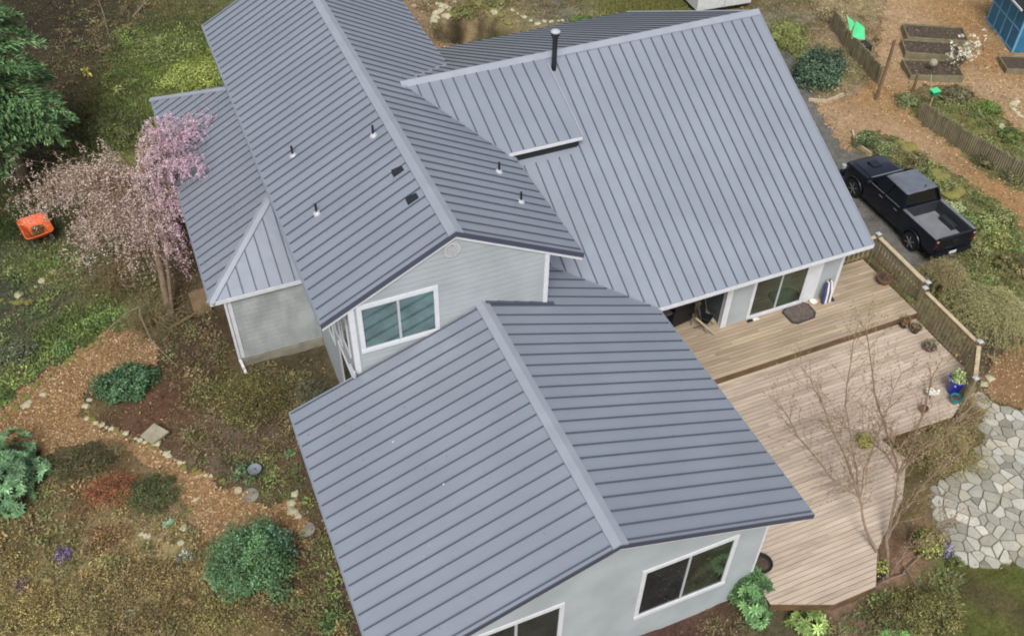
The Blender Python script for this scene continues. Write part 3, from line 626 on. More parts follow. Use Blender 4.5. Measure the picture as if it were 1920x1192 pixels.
# ---- flagstone patio: one bed, stones cut from a jittered lattice
PATIO = gp([(1850,756),(1990,790),(2120,850),(2120,1060),(1920,1056),(1801,1060),(1788,1030),(1765,1000),(1748,965),(1742,930),(1760,905),(1785,895),(1825,870),(1845,820)])
sheet('patio_bed', *bb(PATIO), .08, lambda x, y: inpoly(x, y, PATIO), lambda x, y: np.tile(np.array(c(134,130,112)[:3])*.95, (len(x),1)), 'ground', .02)
def clip(poly, px, py, nx, ny):
    out = []
    for i in range(len(poly)):
        a, b = poly[i], poly[(i+1) % len(poly)]; da = (a[0]-px)*nx + (a[1]-py)*ny; db = (b[0]-px)*nx + (b[1]-py)*ny
        if da <= 0: out.append(a)
        if da * db < 0: t = da / (da - db); out.append((a[0] + t*(b[0]-a[0]), a[1] + t*(b[1]-a[1])))
    return out
def patio():
    x0, x1, y0, y1 = bb(PATIO, 0); st = .37; pts = []; j = 0; y = y0
    while y < y1:
        x = x0 + (st/2 if j % 2 else 0)
        while x < x1: pts.append((x + random.uniform(-.19,.19), y + random.uniform(-.17,.17))); x += st
        y += st * .84; j += 1
    V = []; Fs = []; Cs = []
    mb = MB(); cols = []
    inp = inpoly(np.array([p[0] for p in pts]), np.array([p[1] for p in pts]), PATIO)
    for i, p in enumerate(pts):
        if not inp[i]: continue
        cell = [(p[0]-.6,p[1]-.6),(p[0]+.6,p[1]-.6),(p[0]+.6,p[1]+.6),(p[0]-.6,p[1]+.6)]
        gap = random.uniform(.010, .021)
        for k, q in enumerate(pts):
            d = math.hypot(q[0]-p[0], q[1]-p[1])
            if k == i or d > 1.3: continue
            nx, ny = (q[0]-p[0])/d, (q[1]-p[1])/d; cell = clip(cell, p[0] + nx*(d/2-gap), p[1] + ny*(d/2-gap), nx, ny)
            if len(cell) < 3: break
        if len(cell) < 3: continue
        cell = [q for n_, q in enumerate(cell) if math.hypot(q[0]-cell[n_-1][0], q[1]-cell[n_-1][1]) > .05]
        if len(cell) < 3: continue
        # round the corners a little
        rc = []
        for n_ in range(len(cell)):
            a, b, d_ = cell[n_-1], cell[n_], cell[(n_+1) % len(cell)]; t = .13
            j1 = random.uniform(-.012,.012); rc += [(b[0]+(a[0]-b[0])*t + j1, b[1]+(a[1]-b[1])*t), (b[0]+(d_[0]-b[0])*t, b[1]+(d_[1]-b[1])*t + j1)]
        z = H(p[0], p[1]); tx, ty = random.uniform(-.012,.012), random.uniform(-.012,.012)
        ps = [(q[0], q[1], hgt(q[0], q[1]) - .02) for q in rc]; n0 = len(mb.v)
        mb.prism(ps, (0, 0, .085 + random.uniform(-.008,.008)))
        k = random.choice([(172,170,158),(166,164,152),(180,178,168),(156,153,140),(150,148,136),(170,164,148)]); dirt = random.random() < .3
        kk = np.array(c(*k)[:3]) * (0.72 if dirt else .96) * random.uniform(.88, 1.1); cols += [kk] * (len(mb.v) - n0)
    ob = mb.build('flagstone_paving', 'stone', bevel=0)
    at = ob.data.color_attributes.new('Col', 'FLOAT_COLOR', 'POINT')
    at.data.foreach_set('color', np.concatenate([np.array(cols), np.ones((len(cols),1))], 1).astype(np.float32).ravel())
    tag(ob, kind='structure')
patio()
# ---- loose material: chips on the paths, litter and low growth on the soil
def sample(poly, n, pad=0):
    x0, x1, y0, y1 = bb(poly, pad); X = rng.uniform(x0, x1, n*4); Y = rng.uniform(y0, y1, n*4); a, b = wob(X, Y); k = inpoly(a, b, poly); return X[k][:n], Y[k][:n]
def scatter(name, X, Y, L, W, cols, flat_=.5, dz=.03, m='chip', spread=.22, lift=0.0):
    n = len(X); P = np.stack([X, Y, hgt(X, Y) + dz + rng.random(n)*lift], 1); N = rng.standard_normal((n,3))*flat_; N[:,2] = 1
    D = rng.standard_normal((n,3)); D[:,2] *= .3
    C_ = pal(cols, n, spread); ob = leaf_mesh(name, P, N, unit(D), L*rng.uniform(.5,1.5,n), W*rng.uniform(.6,1.4,n), C_, m); return tag(ob, kind='stuff')
CH = [(172,134,90),(150,112,76),(182,150,112),(122,94,70),(186,162,132),(154,124,90)]
scatter('bark_chips', *sample(PATH_W, 15000), .085, .045, CH, dz=.035)
scatter('bark_chips', *sample(PATH_E, 16000), .10, .055, [(184,136,84),(160,116,74),(192,162,124),(136,104,72),(186,154,116)], dz=.035)
scatter('bark_chips', *sample(PATH_S, 2500), .085, .045, CH, dz=.035)
HOUSEBOX = [(-5.2,-8.2,5.2,.2),(-7,5,14,17.2),(-4,0,14,17),(4.7,-9.6,15.8,1.5)]
def okpts(X, Y, paths=(PATH_W, PATH_E, PATH_S, DRIVE, LAWN, PATIO)):
    k = np.ones(len(X), bool)
    for x0, y0, x1, y1 in HOUSEBOX: k &= ~((X > x0) & (X < x1) & (Y > y0) & (Y < y1))
    k &= (((X-9.1)*.86 - (Y-24.2)*.5)/2.0)**2 + (((Y-24.2)*.86 + (X-9.1)*.5)/1.4)**2 > 1.05
    a, b = wob(X, Y)
    for p in paths: k &= ~inpoly(a, b, p)
    return k
VIEW = [(p.x, p.y) for p in (g(-60,-40,-.5), g(1990,-40,-.5), g(1990,1250,-.5), g(-60,1250,-.5))]
X, Y = sample(VIEW, 90000); k = okpts(X, Y); X, Y = X[k], Y[k]
def patch(X, Y, spots):
    w = np.zeros(len(X))
    for p, r in spots: q = gt(*p); w = np.maximum(w, np.exp(-(((X-q.x)**2 + (Y-q.y)**2)/(r*r))**1.5))
    return w
# leaf litter everywhere, browner under the trees
kk = rng.random(len(X)) < .36
scatter('leaf_litter', X[kk], Y[kk], .09, .055, [(120,92,64),(96,70,50),(138,114,86),(84,76,48),(152,130,100),(74,58,44)], dz=.02, lift=.03)
# ground colour driven low plants: each leaf takes the local cover colour, a bit lighter
kk = ~kk; Xg, Yg = X[kk], Y[kk]; n = len(Xg)
Cg = ground_col(Xg, Yg) / .8 * (1.15 + .38*rng.standard_normal((n,1))).clip(.4, 2.4)
P = np.stack([Xg, Yg, hgt(Xg, Yg) + .02], 1); D = rng.standard_normal((n,3))*.8; D[:,2] = .7; N = rng.standard_normal((n,3)); N[:,2] += 1
tag(leaf_mesh('ground_cover', P, N, unit(D), rng.uniform(.07,.19,n), rng.uniform(.03,.07,n), Cg), kind='stuff')
# small tufts and seedlings that fill the beds: one colour and one height per tuft
def tufts(name, regs, L0=.13):
    PP=[];DD=[];NN=[];CC=[];LL=[];WW=[]
    for poly, n, cols, h0 in regs:
        X, Y = sample(gp(poly), n); k = okpts(X, Y); X = X[k]; Y = Y[k]; n = len(X); m_ = 34
        sz = rng.uniform(.5,1.7,n); tone = pal(cols, n, .2); P = np.stack([X,Y,hgt(X,Y)],1).repeat(m_,0); s_ = sz.repeat(m_)[:,None]
        o = rng.standard_normal((n*m_,3)); o[:,2] = np.abs(o[:,2])*h0; PP.append(P + o*.075*s_); d = unit(o + [0,0,.5] + rng.standard_normal(o.shape)*.4); DD.append(d); NN.append(rng.standard_normal(o.shape)+[0,0,1.2]); CC.append(tone.repeat(m_,0)*rng.uniform(.9,1.14,(n*m_,1))); LL.append(L0*.62*s_[:,0]); WW.append(np.where(rng.random(n)<.5,.016,.036).repeat(m_)*s_[:,0])
    P = np.concatenate(PP); return tag(leaf_mesh(name, P, np.concatenate(NN), np.concatenate(DD), np.concatenate(LL), np.concatenate(WW), np.concatenate(CC)), kind='stuff')
OL = [(110,118,58),(92,98,52),(132,126,72),(120,100,68)]; GR = [(112,148,64),(92,126,58),(134,158,76),(80,104,54)]; BR = [(124,104,74),(104,86,62),(140,122,92),(96,92,56)]
tufts('low_growth', [
 ([(0,470),(130,430),(330,470),(330,600),(210,610),(0,740)], 420, OL+GR, .8), ([(90,690),(160,640),(230,600),(210,560),(60,640),(0,720),(0,760)], 170, GR+[(150,164,70)], .6),
 ([(290,640),(390,560),(440,680),(600,700),(560,780),(420,800),(330,720)], 260, OL+BR, .8), ([(320,700),(560,780),(560,900),(430,900),(310,830)], 170, BR+OL, .6), ([(440,850),(560,860),(600,960),(480,930)], 60, GR+OL, .6),
 ([(0,880),(120,870),(350,930),(400,1020),(600,1010),(640,1192),(0,1192)], 900, OL+BR+[(166,150,82),(158,122,72),(168,136,84),(112,128,64)], .5), ([(560,1000),(620,1000),(670,1192),(540,1192)], 70, OL+GR, .6),
 ([(120,0),(420,0),(420,170),(300,190),(60,330),(60,200)], 520, OL+BR, .8), ([(210,60),(400,40),(420,170),(290,190),(180,260)], 420, GR+[(150,166,60)], .9), ([(0,230),(200,230),(140,400),(0,430)], 160, OL, .8),
 ([(1610,250),(1700,265),(1830,330),(1920,440),(1920,620),(1700,560),(1760,470),(1840,430),(1700,330)], 420, OL+GR, .7), ([(1700,180),(1800,180),(1920,260),(1920,330),(1720,215)], 170, GR+OL, .7), ([(1440,0),(1660,0),(1640,150),(1590,180),(1500,180)], 240, OL+BR+[(156,140,104)], .7),
 ([(770,0),(1110,0),(1040,40),(940,60),(830,90)], 200, OL+BR, .5), ([(1700,1050),(1800,1060),(1790,1192),(1480,1192),(1600,1120)], 260, OL+BR+GR, .7), ([(1280,1180),(1420,1120),(1480,1150),(1480,1192)], 40, BR+OL, .6), ([(1660,820),(1850,740),(1860,800),(1780,880),(1700,900)], 160, OL+BR, .8)])
# bright grass behind the lean-to and other green patches
gs = [((370,140),1.7,(164,184,56)),((330,120),2.2,(136,158,60)),((290,215),2.0,(128,152,66)),((250,160),1.6,(108,128,62)),((340,60),2.4,(104,120,62)),((230,230),1.6,(120,136,70)),((180,260),1.4,(100,108,60)),((220,180),.5,(140,150,60)),((240,250),1.4,(112,118,60)),((10,420),2.0,(70,92,40)),((80,505),.9,(130,150,70)),((170,600),1.1,(110,138,62)),((100,640),1.,(106,130,62)),((1485,125),1.7,(136,148,70)),((1480,60),1.2,(128,136,76)),((150,230),1.6,(80,86,48)),((90,340),1.3,(76,82,46)),((440,730),1.0,(120,130,52)),((1180,8),2.5,(130,134,62)),((1250,10),2.,(126,130,60))]
PX=[];PC=[]
for (u,v), r, k in gs:
    q = gt(u,v); n = int(1100*r*r); a = rng.standard_normal((n,2))*r*.55 + [q.x,q.y]; PX.append(a); PC.append(pal([k, tuple(int(t*.8) for t in k)], n, .25))
a = np.concatenate(PX); C_ = np.concatenate(PC); k = okpts(a[:,0], a[:,1]); a = a[k]; C_ = C_[k]; n = len(a)
D = rng.standard_normal((n,3))*.45; D[:,2] = 1; N = rng.standard_normal((n,3)); N[:,2] *= .3
tag(leaf_mesh('grass', np.stack([a[:,0],a[:,1],hgt(a[:,0],a[:,1])],1), N, unit(D), rng.uniform(.1,.28,n), rng.uniform(.012,.03,n), C_), kind='stuff')
# lawn blades
Xl, Yl = sample(LAWN, 9000); n = len(Xl); D = rng.standard_normal((n,3))*.6; D[:,2] = .8; N = rng.standard_normal((n,3))
tag(leaf_mesh('lawn_grass', np.stack([Xl,Yl,hgt(Xl,Yl)+.02],1), N, unit(D), rng.uniform(.03,.08,n), .012, lawncol(Xl, Yl)/.72*(1.1+.3*rng.standard_normal((n,1))).clip(.5,2)), kind='stuff')
# ================================================================== DECK
deck = thing('deck', 'two-level timber deck with a weathered railing behind the house', 'deck', (0, 0, -.5))
def db(mb, name, mats, par=None, **k):
    ob = mb.build(name, mats, None, **k); ob.parent = par or deck
    if par is None: ob.location = (0, 0, .5)
    return ob
ZL = .31
def boards(name, poly, z, m, pitch=.145, th=.03):
    """boards running along x, cut to the outline"""
    mb = MB(); ys = [p[1] for p in poly]; y = min(ys)
    i = 0
    while y < max(ys):
        gap = .022 if i % 2 else .008
        y0, y1 = y + gap/2, y + pitch - gap/2; cell = clip(clip(list(poly), 0, y0, 0, -1), 0, y1, 0, 1)
        xs_ = [p[0] for p in cell] or [0]; cut = [min(xs_) - 1]; q = min(xs_) + random.uniform(.8, 4.2)
        while q < max(xs_) - .5: cut.append(q); q += random.choice((2.44, 3.66, 4.27))
        cut.append(max(xs_) + 1)
        for c0, c1 in zip(cut[:-1], cut[1:]):
            ce = clip(clip(cell, c0 + .002, 0, -1, 0), c1 - .002, 0, 1, 0)
            if len(ce) >= 3: mb.prism([(p[0], p[1], z - th) for p in ce], (0, 0, th + random.uniform(-.002,.002)), random.choice((0,0,1,2)))
        y += pitch; i += 1
    return db(mb, name, [m, m + '2', m + '3'])
UP = [(4.9, -1.58), (15.6, -1.58), (15.6, 1.45), (13.4, 1.45), (13.4, .42), (8.9, .42), (8.9, 3.5), (4.9, 3.5)]
_e = [tuple(g(u, v, .31))[:2] for u, v in ((1642,1098),(1645,1030),(1692,935),(1700,860))]
LO = [(4.72, -8.9), (6.3, -9.56), *_e, (11.05, -5.5), (13.75, -5.62), (14.35, -5.3), (15.55, -4.15), (15.6, -1.56), (4.72, -1.56)]
boards('upper_boards', UP, ZD, 'deck_up'); boards('lower_boards', LO, ZL, 'deck_lo')
mb = MB(); mb.prism([(x, y, ZL - .30) for x, y in LO], (0, 0, .262)); mb.prism([(x, y, -.2) for x, y in UP], (0, 0, .722)); db(mb, 'joists', mat('joist_dark', c(66,52,38), .9))
mb = MB(); mb.box(4.9, 15.6, -1.62, -1.585, ZL + .004, ZD - .004); db(mb, 'step_fascia', 'deck_side')
for a, b in zip(LO[0:7], LO[1:8]):
    mb = MB(); mb.beam((a[0], a[1] - .012, ZL - .16), (b[0], b[1] - .012, ZL - .16), .03, .26); db(mb, 'skirt_board', 'deck_side')
for x, y in ((5, -8.6), (6.6, -9.2), (8.6, -7.8), (10.6, -6.0), (12.6, -5.3), (15.2, -3.9)): mb = MB(); mb.box(x - .06, x + .06, y - .06, y + .06, -1.2, ZL - .3); db(mb, 'support_post', 'deck_side')
rl = thing('railing', None, None); rl.parent = deck; rl.location = (0, 0, .5)
def post(x, y, z0, z1=1.6, w=.1, capm='white'):
    mb = MB(); mb.box(x - w/2, x + w/2, y - w/2, y + w/2, z0, z1); p = db(mb, 'post', 'rail', rl)
    mb = MB(); mb.prism([(x - .085, y - .085, z1), (x + .085, y - .085, z1), (x + .085, y + .085, z1), (x - .085, y + .085, z1)], (0, 0, .03)); mb.add([(x - .07, y - .07, z1 + .03), (x + .07, y - .07, z1 + .03), (x + .07, y + .07, z1 + .03), (x - .07, y + .07, z1 + .03), (x, y, z1 + .07)], [(0,1,4),(1,2,4),(2,3,4),(3,0,4),(3,2,1,0)])
    o = db(mb, 'post_cap', 'pvc', p)
def railrun(a, b, z0, z1=1.5, bal=True, sp=.2):
    a = Vector((*a, 0)); b = Vector((*b, 0)); d = (b - a).normalized(); L = (b - a).length
    mb = MB(); mb.beam(a + d*.06 + Vector((0,0,z1)), b - d*.06 + Vector((0,0,z1)), .13, .035); db(mb, 'top_rail', 'railtop', rl)
    mb = MB(); mb.beam(a + d*.06 + Vector((0,0,z1 - .12)), b - d*.06 + Vector((0,0,z1 - .12)), .04, .09); db(mb, 'upper_rail', 'rail', rl)
    mb = MB(); mb.beam(a + d*.06 + Vector((0,0,z0 + .1)), b - d*.06 + Vector((0,0,z0 + .1)), .04, .09); db(mb, 'bottom_rail', 'rail', rl)
    n = int(L / sp)
    for i in range(1, n):
        p = a + d * (L * i / n); mb = MB(); nrm = Vector((-d.y, d.x, 0)) * -.032
        mb.beam(p + nrm + Vector((0,0,z0 + .04)), p + nrm + Vector((0,0,z1 - .06)), .03, .09, up=d); db(mb, 'baluster', 'rail', rl)
for x, y, z in ((16.0, 1.5, .3), (13.55, 1.5, .3), (15.65, -1.44, .1), (15.93, -1.25, -.4), (15.6, -4.16, -.1), (14.35, -5.35, -.1)): post(x, y, z)
railrun((13.6, 1.5), (15.95, 1.5), ZD); railrun((16.0, 1.45), (15.93, -1.2), ZD, sp=.16); railrun((15.65, -1.5), (15.6, -4.1), ZL, sp=.15); railrun((15.56, -4.2), (14.4, -5.32), ZL, sp=.16)
mb = MB(); mb.beam((16.35, 1.6, 1.2), (16.3, -.9, 1.2), .05, .08); mb.beam((16.35, 1.6, .2), (16.35, 1.6, 1.25), .07, .07); mb.beam((16.3, -.9, .2), (16.3, -.9, 1.25), .07, .07); mb.beam((16.35, 1.6, .7), (16.3, -.9, .7), .04, .07)
tag(mb.build('handrail', 'railtop'), 'pale low handrail between the deck railing and the black pickup', 'handrail')
# ================================================================== PLANTS
def bush(name, label, cat, u, v, rx, ry, rz, cols, n=2500, L=.09, W=.05, zc=.45, clumps=26, group=None, rosette=False, open_=0.0, stems=5, m='leaf', crad=.42, spread=.22, stemcol=(96,78,58), low=-.25, at=None):
    """leafy shrub: clumps of leaves round an uneven shell; parts foliage and stem"""
    if at is not None: p = Vector((at[0], at[1], H(*at)))
    else:
        p = gt(u, v)
        for _ in range(4):                                     # (u, v) is the middle of the crown in the photo
            q = proj(Vector((p.x, p.y, H(p.x, p.y) + rz*zc))); p = gt(*(np.array([u, v]) - np.array(q) + np.array(proj(Vector((p.x, p.y, H(p.x, p.y))))))) 
    t = thing(name, label, cat, (p.x, p.y, H(p.x, p.y)), 0, group)
    cc, cn = fib(clumps, rx*.8, ry*.8, rz*.8, low); cc[:,2] += rz*zc
    cs = rng.uniform(.45, 1.35, clumps); ctone = (1 + .22*rng.standard_normal(clumps)).clip(.55, 1.5)
    if rosette:
        k = max(1, n // 8); ci = rng.integers(0, clumps, k); rad = crad*min(rx,rz)*cs[ci,None]
        d = unit(rng.standard_normal((k,3)) + cn[ci]*1.0); C0 = cc[ci] + d*rad; A = unit(d + [0,0,.5])
        P = np.repeat(C0, 8, 0); A8 = np.repeat(A, 8, 0); X = unit(np.cross(A8, rng.standard_normal(A8.shape))); 
        X0 = unit(np.cross(A, [0.3,.2,1.])); Y0_ = np.cross(A, X0); ang = (np.tile(np.arange(8), k)*PI/4 + np.repeat(rng.random(k)*6, 8))[:,None]
        Dv = np.repeat(X0,8,0)*np.cos(ang) + np.repeat(Y0_,8,0)*np.sin(ang) + A8*.35; N = A8 - Dv*.3
        C_ = np.repeat(pal(cols, k, spread)*ctone[ci,None], 8, 0) * rng.uniform(.85,1.15,(8*k,1)); LL = L*rng.uniform(.7,1.25,8*k)
        leaf_mesh('foliage', P, N, unit(Dv), LL, LL*(W/L), C_, m, t)
    else:
        ci = rng.integers(0, clumps, n); d = unit(rng.standard_normal((n,3)) + cn[ci]*.6); P = cc[ci] + d * (crad*np.array([[rx,ry,rz]])*cs[ci,None]) * rng.random((n,1))**.4 * np.where(rng.random((n,1)) < .1, 1.45, 1.0)
        P[:,2] = np.maximum(P[:,2], .01); N = unit(d + rng.standard_normal((n,3))*.5 + [0,0,.4]); Dv = rng.standard_normal((n,3)) + d*.8; LL = L*rng.uniform(.55,1.4,n)
        C_ = pal(cols, n, spread)*ctone[ci,None]; leaf_mesh('foliage', P, N, unit(Dv), LL, LL*(W/L), C_, m, t)
    segs = []
    for i in range(clumps):
        a = np.array([rng.normal()*.06, rng.normal()*.06, -.05]); b = cc[i]; mid = (a+b)/2 + rng.standard_normal(3)*.06 - [0,0,.05]
        segs += [(a, mid, .018, .013), (mid, b, .013, .006)]
        for _ in range(stems): q = b + rng.standard_normal(3)*[rx,ry,rz]*crad*.55; segs.append((b, q, .007, .003))
    twig_mesh('stem', segs, stemcol, 'petal', t)
    return t
G1 = [(54,96,56),(38,74,46),(84,128,72),(62,110,60)]
bush('rhododendron', 'large pale-green rhododendron at the left edge of the bark path', 'shrub', 14, 895, 1.0,1.05,1.0, [(96,150,100),(70,124,82),(120,172,122),(58,104,66)], 6400, .17,.055, rosette=True)
bush('evergreen_shrub', 'low dark-green glossy shrub beside the stone edging, under the house corner', 'shrub', 234, 722, 1.0,.72,.62, [(58,106,70),(46,86,56),(84,134,92),(72,114,70)], 6500, .085,.05)
bush('heather_mound', 'brownish green heather mound along the lower edge of the bark path', 'shrub', 158, 866, 1.15,.6,.45, [(76,88,50),(98,92,56),(60,74,42),(112,104,66)], 6500, .06,.016, spread=.3)
bush('heather_mound', 'bright-edged dark heather mound beside the path bend', 'shrub', 287, 925, .72,.62,.4, [(62,92,44),(86,112,54),(50,72,40),(104,96,54)], 5200, .06,.016, spread=.3)
bush('barberry_shrub', 'bare reddish-orange twiggy shrub between the two heather mounds', 'shrub', 205, 918, .8,.62,.42, [(176,92,58),(150,66,48),(176,120,66),(128,96,56)], 2600, .045,.02, spread=.3, stems=14, stemcol=(150,92,62))
bush('round_conifer', 'rounded blue-green evergreen bush below the bark path', 'shrub', 470, 1062, 1.2,1.05,1.5, [(70,120,78),(52,98,64),(94,146,92),(84,130,74)], 15000, .09,.03, clumps=60, crad=.3, zc=.5)
bush('evergreen_shrub', 'small bluish-green conifer tucked against the right side of the rounded bush', 'shrub', 512, 1030, .5,.5,1.2, [(86,146,122),(70,124,100),(102,160,134)], 3000, .07,.025, clumps=24, crad=.35, zc=.5)
bush('pieris_shrub', 'bright-green whorled shrub at the front corner of the house', 'shrub', 1412, 1115, .62,.72,.85, [(84,142,76),(62,112,60),(112,166,92),(50,92,52)], 2600, .19,.055, rosette=True, clumps=22)
bush('leafy_plant', 'yellow-green leafy plant under the deck tip', 'plant', 1518, 1165, .45,.4,.4, [(128,168,72),(104,146,62),(150,184,84)], 420, .2,.06, rosette=True, clumps=10)
bush('leafy_plant', 'small bright-green plant below the bare tree at the bottom edge', 'plant', 1672, 1186, .28,.28,.3, [(110,180,80),(88,150,66)], 240, .18,.045, rosette=True, clumps=7)
bush('mossy_shrub', 'olive mossy heather beside the lawn at the bottom right', 'shrub', 1745, 1150, .85,.8,.5, [(120,116,52),(98,104,48),(144,132,66),(88,92,46)], 6500, .07,.02, spread=.3)
bush('mossy_shrub', 'yellow-olive shrub between the deck tip and the leafy bed', 'shrub', 1660, 1165, .6,.5,.35, [(104,96,60),(84,88,52),(128,116,70)], 2500, .06,.02, spread=.3)
bush('rhododendron', 'dark blue-green shrub beyond the roof edge, beside the garden fence', 'shrub', 1535, 135, 1.25,1.15,.95, [(56,90,74),(42,70,58),(80,118,94),(90,120,80)], 6500, .14,.06, clumps=30)
bush('grassy_shrub', 'loose lime-green shrub beside the gravel at the roof corner', 'shrub', 1478, 75, 1.0,1.1,.7, [(130,140,62),(108,122,56),(150,156,80)], 5500, .12,.02, spread=.3)
bush('fern_clump', 'bright-green bush just beyond the lean-to roof', 'shrub', 370, 145, 1.7,1.3,.55, [(158,176,52),(134,156,54),(174,190,76),(108,130,50)], 9000, .11,.03, spread=.25, clumps=40)
bush('fern_clump', 'darker green fern bed in front of the forest', 'shrub', 320, 90, 1.7,1.5,.55, [(116,134,60),(92,112,56),(142,156,76)], 7000, .15,.025, spread=.25, clumps=34)
bush('fern_clump', 'green undergrowth left of the lean-to roof', 'shrub', 225, 245, 1.3,1.5,.5, [(100,116,52),(84,100,50),(124,134,66)], 5000, .13,.025, spread=.25, clumps=30)
bush('skunk_cabbage', 'single bright yellow flower spathe in the dark forest floor', 'plant', 161, 138, .14,.14,.3, [(190,180,40),(206,196,60),(120,130,50)], 60, .2,.07, clumps=4)
bush('skunk_cabbage', 'pale green upright shoot in the undergrowth left of the lean-to', 'plant', 225, 172, .14,.14,.4, [(150,170,80),(180,186,110)], 60, .26,.06, clumps=4)
bush('twiggy_shrub', 'straggly yellow-green shrub in the bed below the small low wall', 'shrub', 478, 755, 1.1,.95,1.25, [(132,132,56),(104,108,50),(150,146,70),(88,84,46)], 2600, .055,.022, clumps=34, stems=16, stemcol=(110,96,58), spread=.3)
bush('twiggy_shrub', 'greyish lichen-covered shrub between the house walls', 'shrub', 588, 740, .6,.7,.5, [(112,116,90),(88,92,70),(70,72,50)], 2000, .05,.025, clumps=20, stems=12, stemcol=(104,98,80))
bush('leafy_plant', 'dark low plant with pale tips on the bed left of the path', 'plant', 32, 662, .6,.5,.35, [(84,104,84),(62,80,60),(140,150,128)], 1300, .07,.03)
bush('leafy_plant', 'fresh green plant behind the mossy path edging', 'plant', 118, 655, .32,.3,.3, [(112,156,74),(90,132,62)], 700, .09,.04)
bush('leafy_plant', 'bright moss-green clump at the left edge above the path', 'plant', 10, 745, .35,.25,.2, [(98,140,52),(84,120,48)], 900, .06,.02)
bush('leafy_plant', 'bright green plant under the cherry tree at the head of the path', 'plant', 178, 608, .5,.35,.3, [(120,160,66),(96,136,56),(84,112,54)], 1300, .09,.035)
bush('sedum_clump', 'small pale-green rosette on the ground by the lower path', 'plant', 318, 978, .16,.16,.12, [(130,176,148),(110,156,124)], 120, .09,.035, clumps=4, rosette=True)
bush('leafy_plant', 'tiny green plant in the dark bed at the bottom beside the front wing', 'plant', 613, 1172, .25,.25,.15, [(96,140,66),(74,112,54)], 300, .08,.04, clumps=6)
bush('leafy_plant', 'green plants round the round silver dish', 'plant', 462, 885, .4,.4,.22, [(94,128,84),(70,104,64)], 900, .07,.035, clumps=12)
bush('leafy_plant', 'small green clump close to the eave of the front wing', 'plant', 543, 852, .15,.15,.12, [(112,150,100),(90,130,80)], 140, .08,.05, clumps=4)
bush('purple_crocus', 'patch of purple flowers in the mossy bed at bottom left', 'flowers', 118, 1040, .22,.3,.14, [(128,98,176),(154,128,196),(108,90,128)], 240, .06,.04, clumps=10, m='petal')
bush('purple_crocus', 'second, duller purple flower patch near the bottom-left corner', 'flowers', 42, 1095, .25,.25,.12, [(120,92,120),(134,112,116),(112,96,90)], 200, .05,.035, clumps=10, m='petal')
bush('pale_ground_flowers', 'pale blue-white flower clump beside the rounded bush', 'flowers', 345, 1045, .3,.22,.12, [(168,184,176),(150,170,166),(140,146,112)], 420, .05,.035, clumps=10, m='petal')
bush('bluebell_clump', 'lavender-blue flower clump at the patio corner', 'flowers', 1772, 1032, .25,.25,.2, [(140,136,190),(120,116,170),(160,156,200)], 500, .05,.03, clumps=10, m='petal')
bush('moss_cushion', 'round olive moss cushion under the lavender flowers', 'plant', 1790, 1056, .24,.22,.15, [(112,128,36),(98,112,36)], 900, .04,.02, clumps=10)
# mossy lower-left foreground of low dry growth
for i, (u, v, r, k) in enumerate([(60,1150,.9,(142,128,62)),(170,1130,.9,(126,118,66)),(330,1150,.8,(118,100,58)),(250,1090,.8,(132,112,66)),(20,1060,.6,(136,126,70)),(400,1150,.6,(130,124,58)),(110,1185,.7,(138,130,64)),(230,1180,.7,(120,106,62)),(330,1075,.6,(128,110,64)),(200,1010,.5,(140,104,62))]):
    bush('dry_heath', ['yellowish dry heath cushion at the far bottom left corner','olive-brown heath cushion between the purple flowers and the bottom edge','brown heath cushion left of the rounded bush','light brown heath cushion under the stepping stones','small yellow heath tuft at the left edge','bright olive tuft touching the rounded bush from below left','yellow-green heath at the bottom edge below the purple flowers','brown heath at the bottom edge, left of the pale stones','brown heath cushion beside the pale blue flowers','orange-tinged heath below the reddish shrub'][i], 'shrub', u, v, r*1.2, r, .22, [tuple(min(255,int(x*1.15)) for x in k), k, tuple(min(255,int(x*1.35)) for x in k), (128,110,76)], int(4200*r), .06, .018, spread=.34, clumps=26, crad=.5, zc=.3, group='heath cushions in the bottom left garden')
# --- low growth in the right-hand garden
R_ = [(1655,292,.35,.2,(104,124,70),'green plants at the near end of the truck-side bed'),(1625,262,.5,.3,(96,116,70),'clump of green leaves inside the curved bed edging'),(1690,320,.5,.3,(92,96,48),'low dark moss behind the pickup bonnet'),(1790,392,.35,.25,(176,196,136),'pale variegated shrub beside the pickup bed'),(1800,440,.5,.3,(110,120,60),'olive clump beyond the pickup tailgate'),(1880,455,.45,.3,(130,140,62),'yellow-green clump among the stones right of the pickup'),
 (1850,420,.7,.3,(124,140,70),'soft green cushion on the bank right of the pickup'),(1700,190,.5,.3,(112,128,80),'grey-green plants at the foot of the green birdhouse pole'),(1850,205,.55,.35,(96,128,44),'bright green clump on top of the garden fence bed'),(1795,178,.7,.3,(108,104,72),'brown dead plants above the garden fence'),(1895,255,.5,.3,(100,124,48),'moss-green clump near the right edge above the fence'),(1900,330,.6,.25,(96,100,60),'low growth at the foot of the fence at the right edge'),(1850,300,.6,.25,(100,100,62),'weeds along the foot of the garden fence'),
 (1090,42,.6,.3,(96,128,56),'green clump just beyond the north eave by the pond'),(930,2,.8,.3,(120,118,64),'mossy plants above the pond rocks'),(870,22,.7,.3,(116,118,58),'moss patch left above the pond'),(1560,30,.7,.4,(150,134,100),'pale dry grass beside the garden fence'),(1760,475,.5,.25,(104,100,60),'low weeds behind the pickup bumper'),(1905,500,.7,.35,(124,118,66),'olive growth at the right edge above the weeping shrub')]
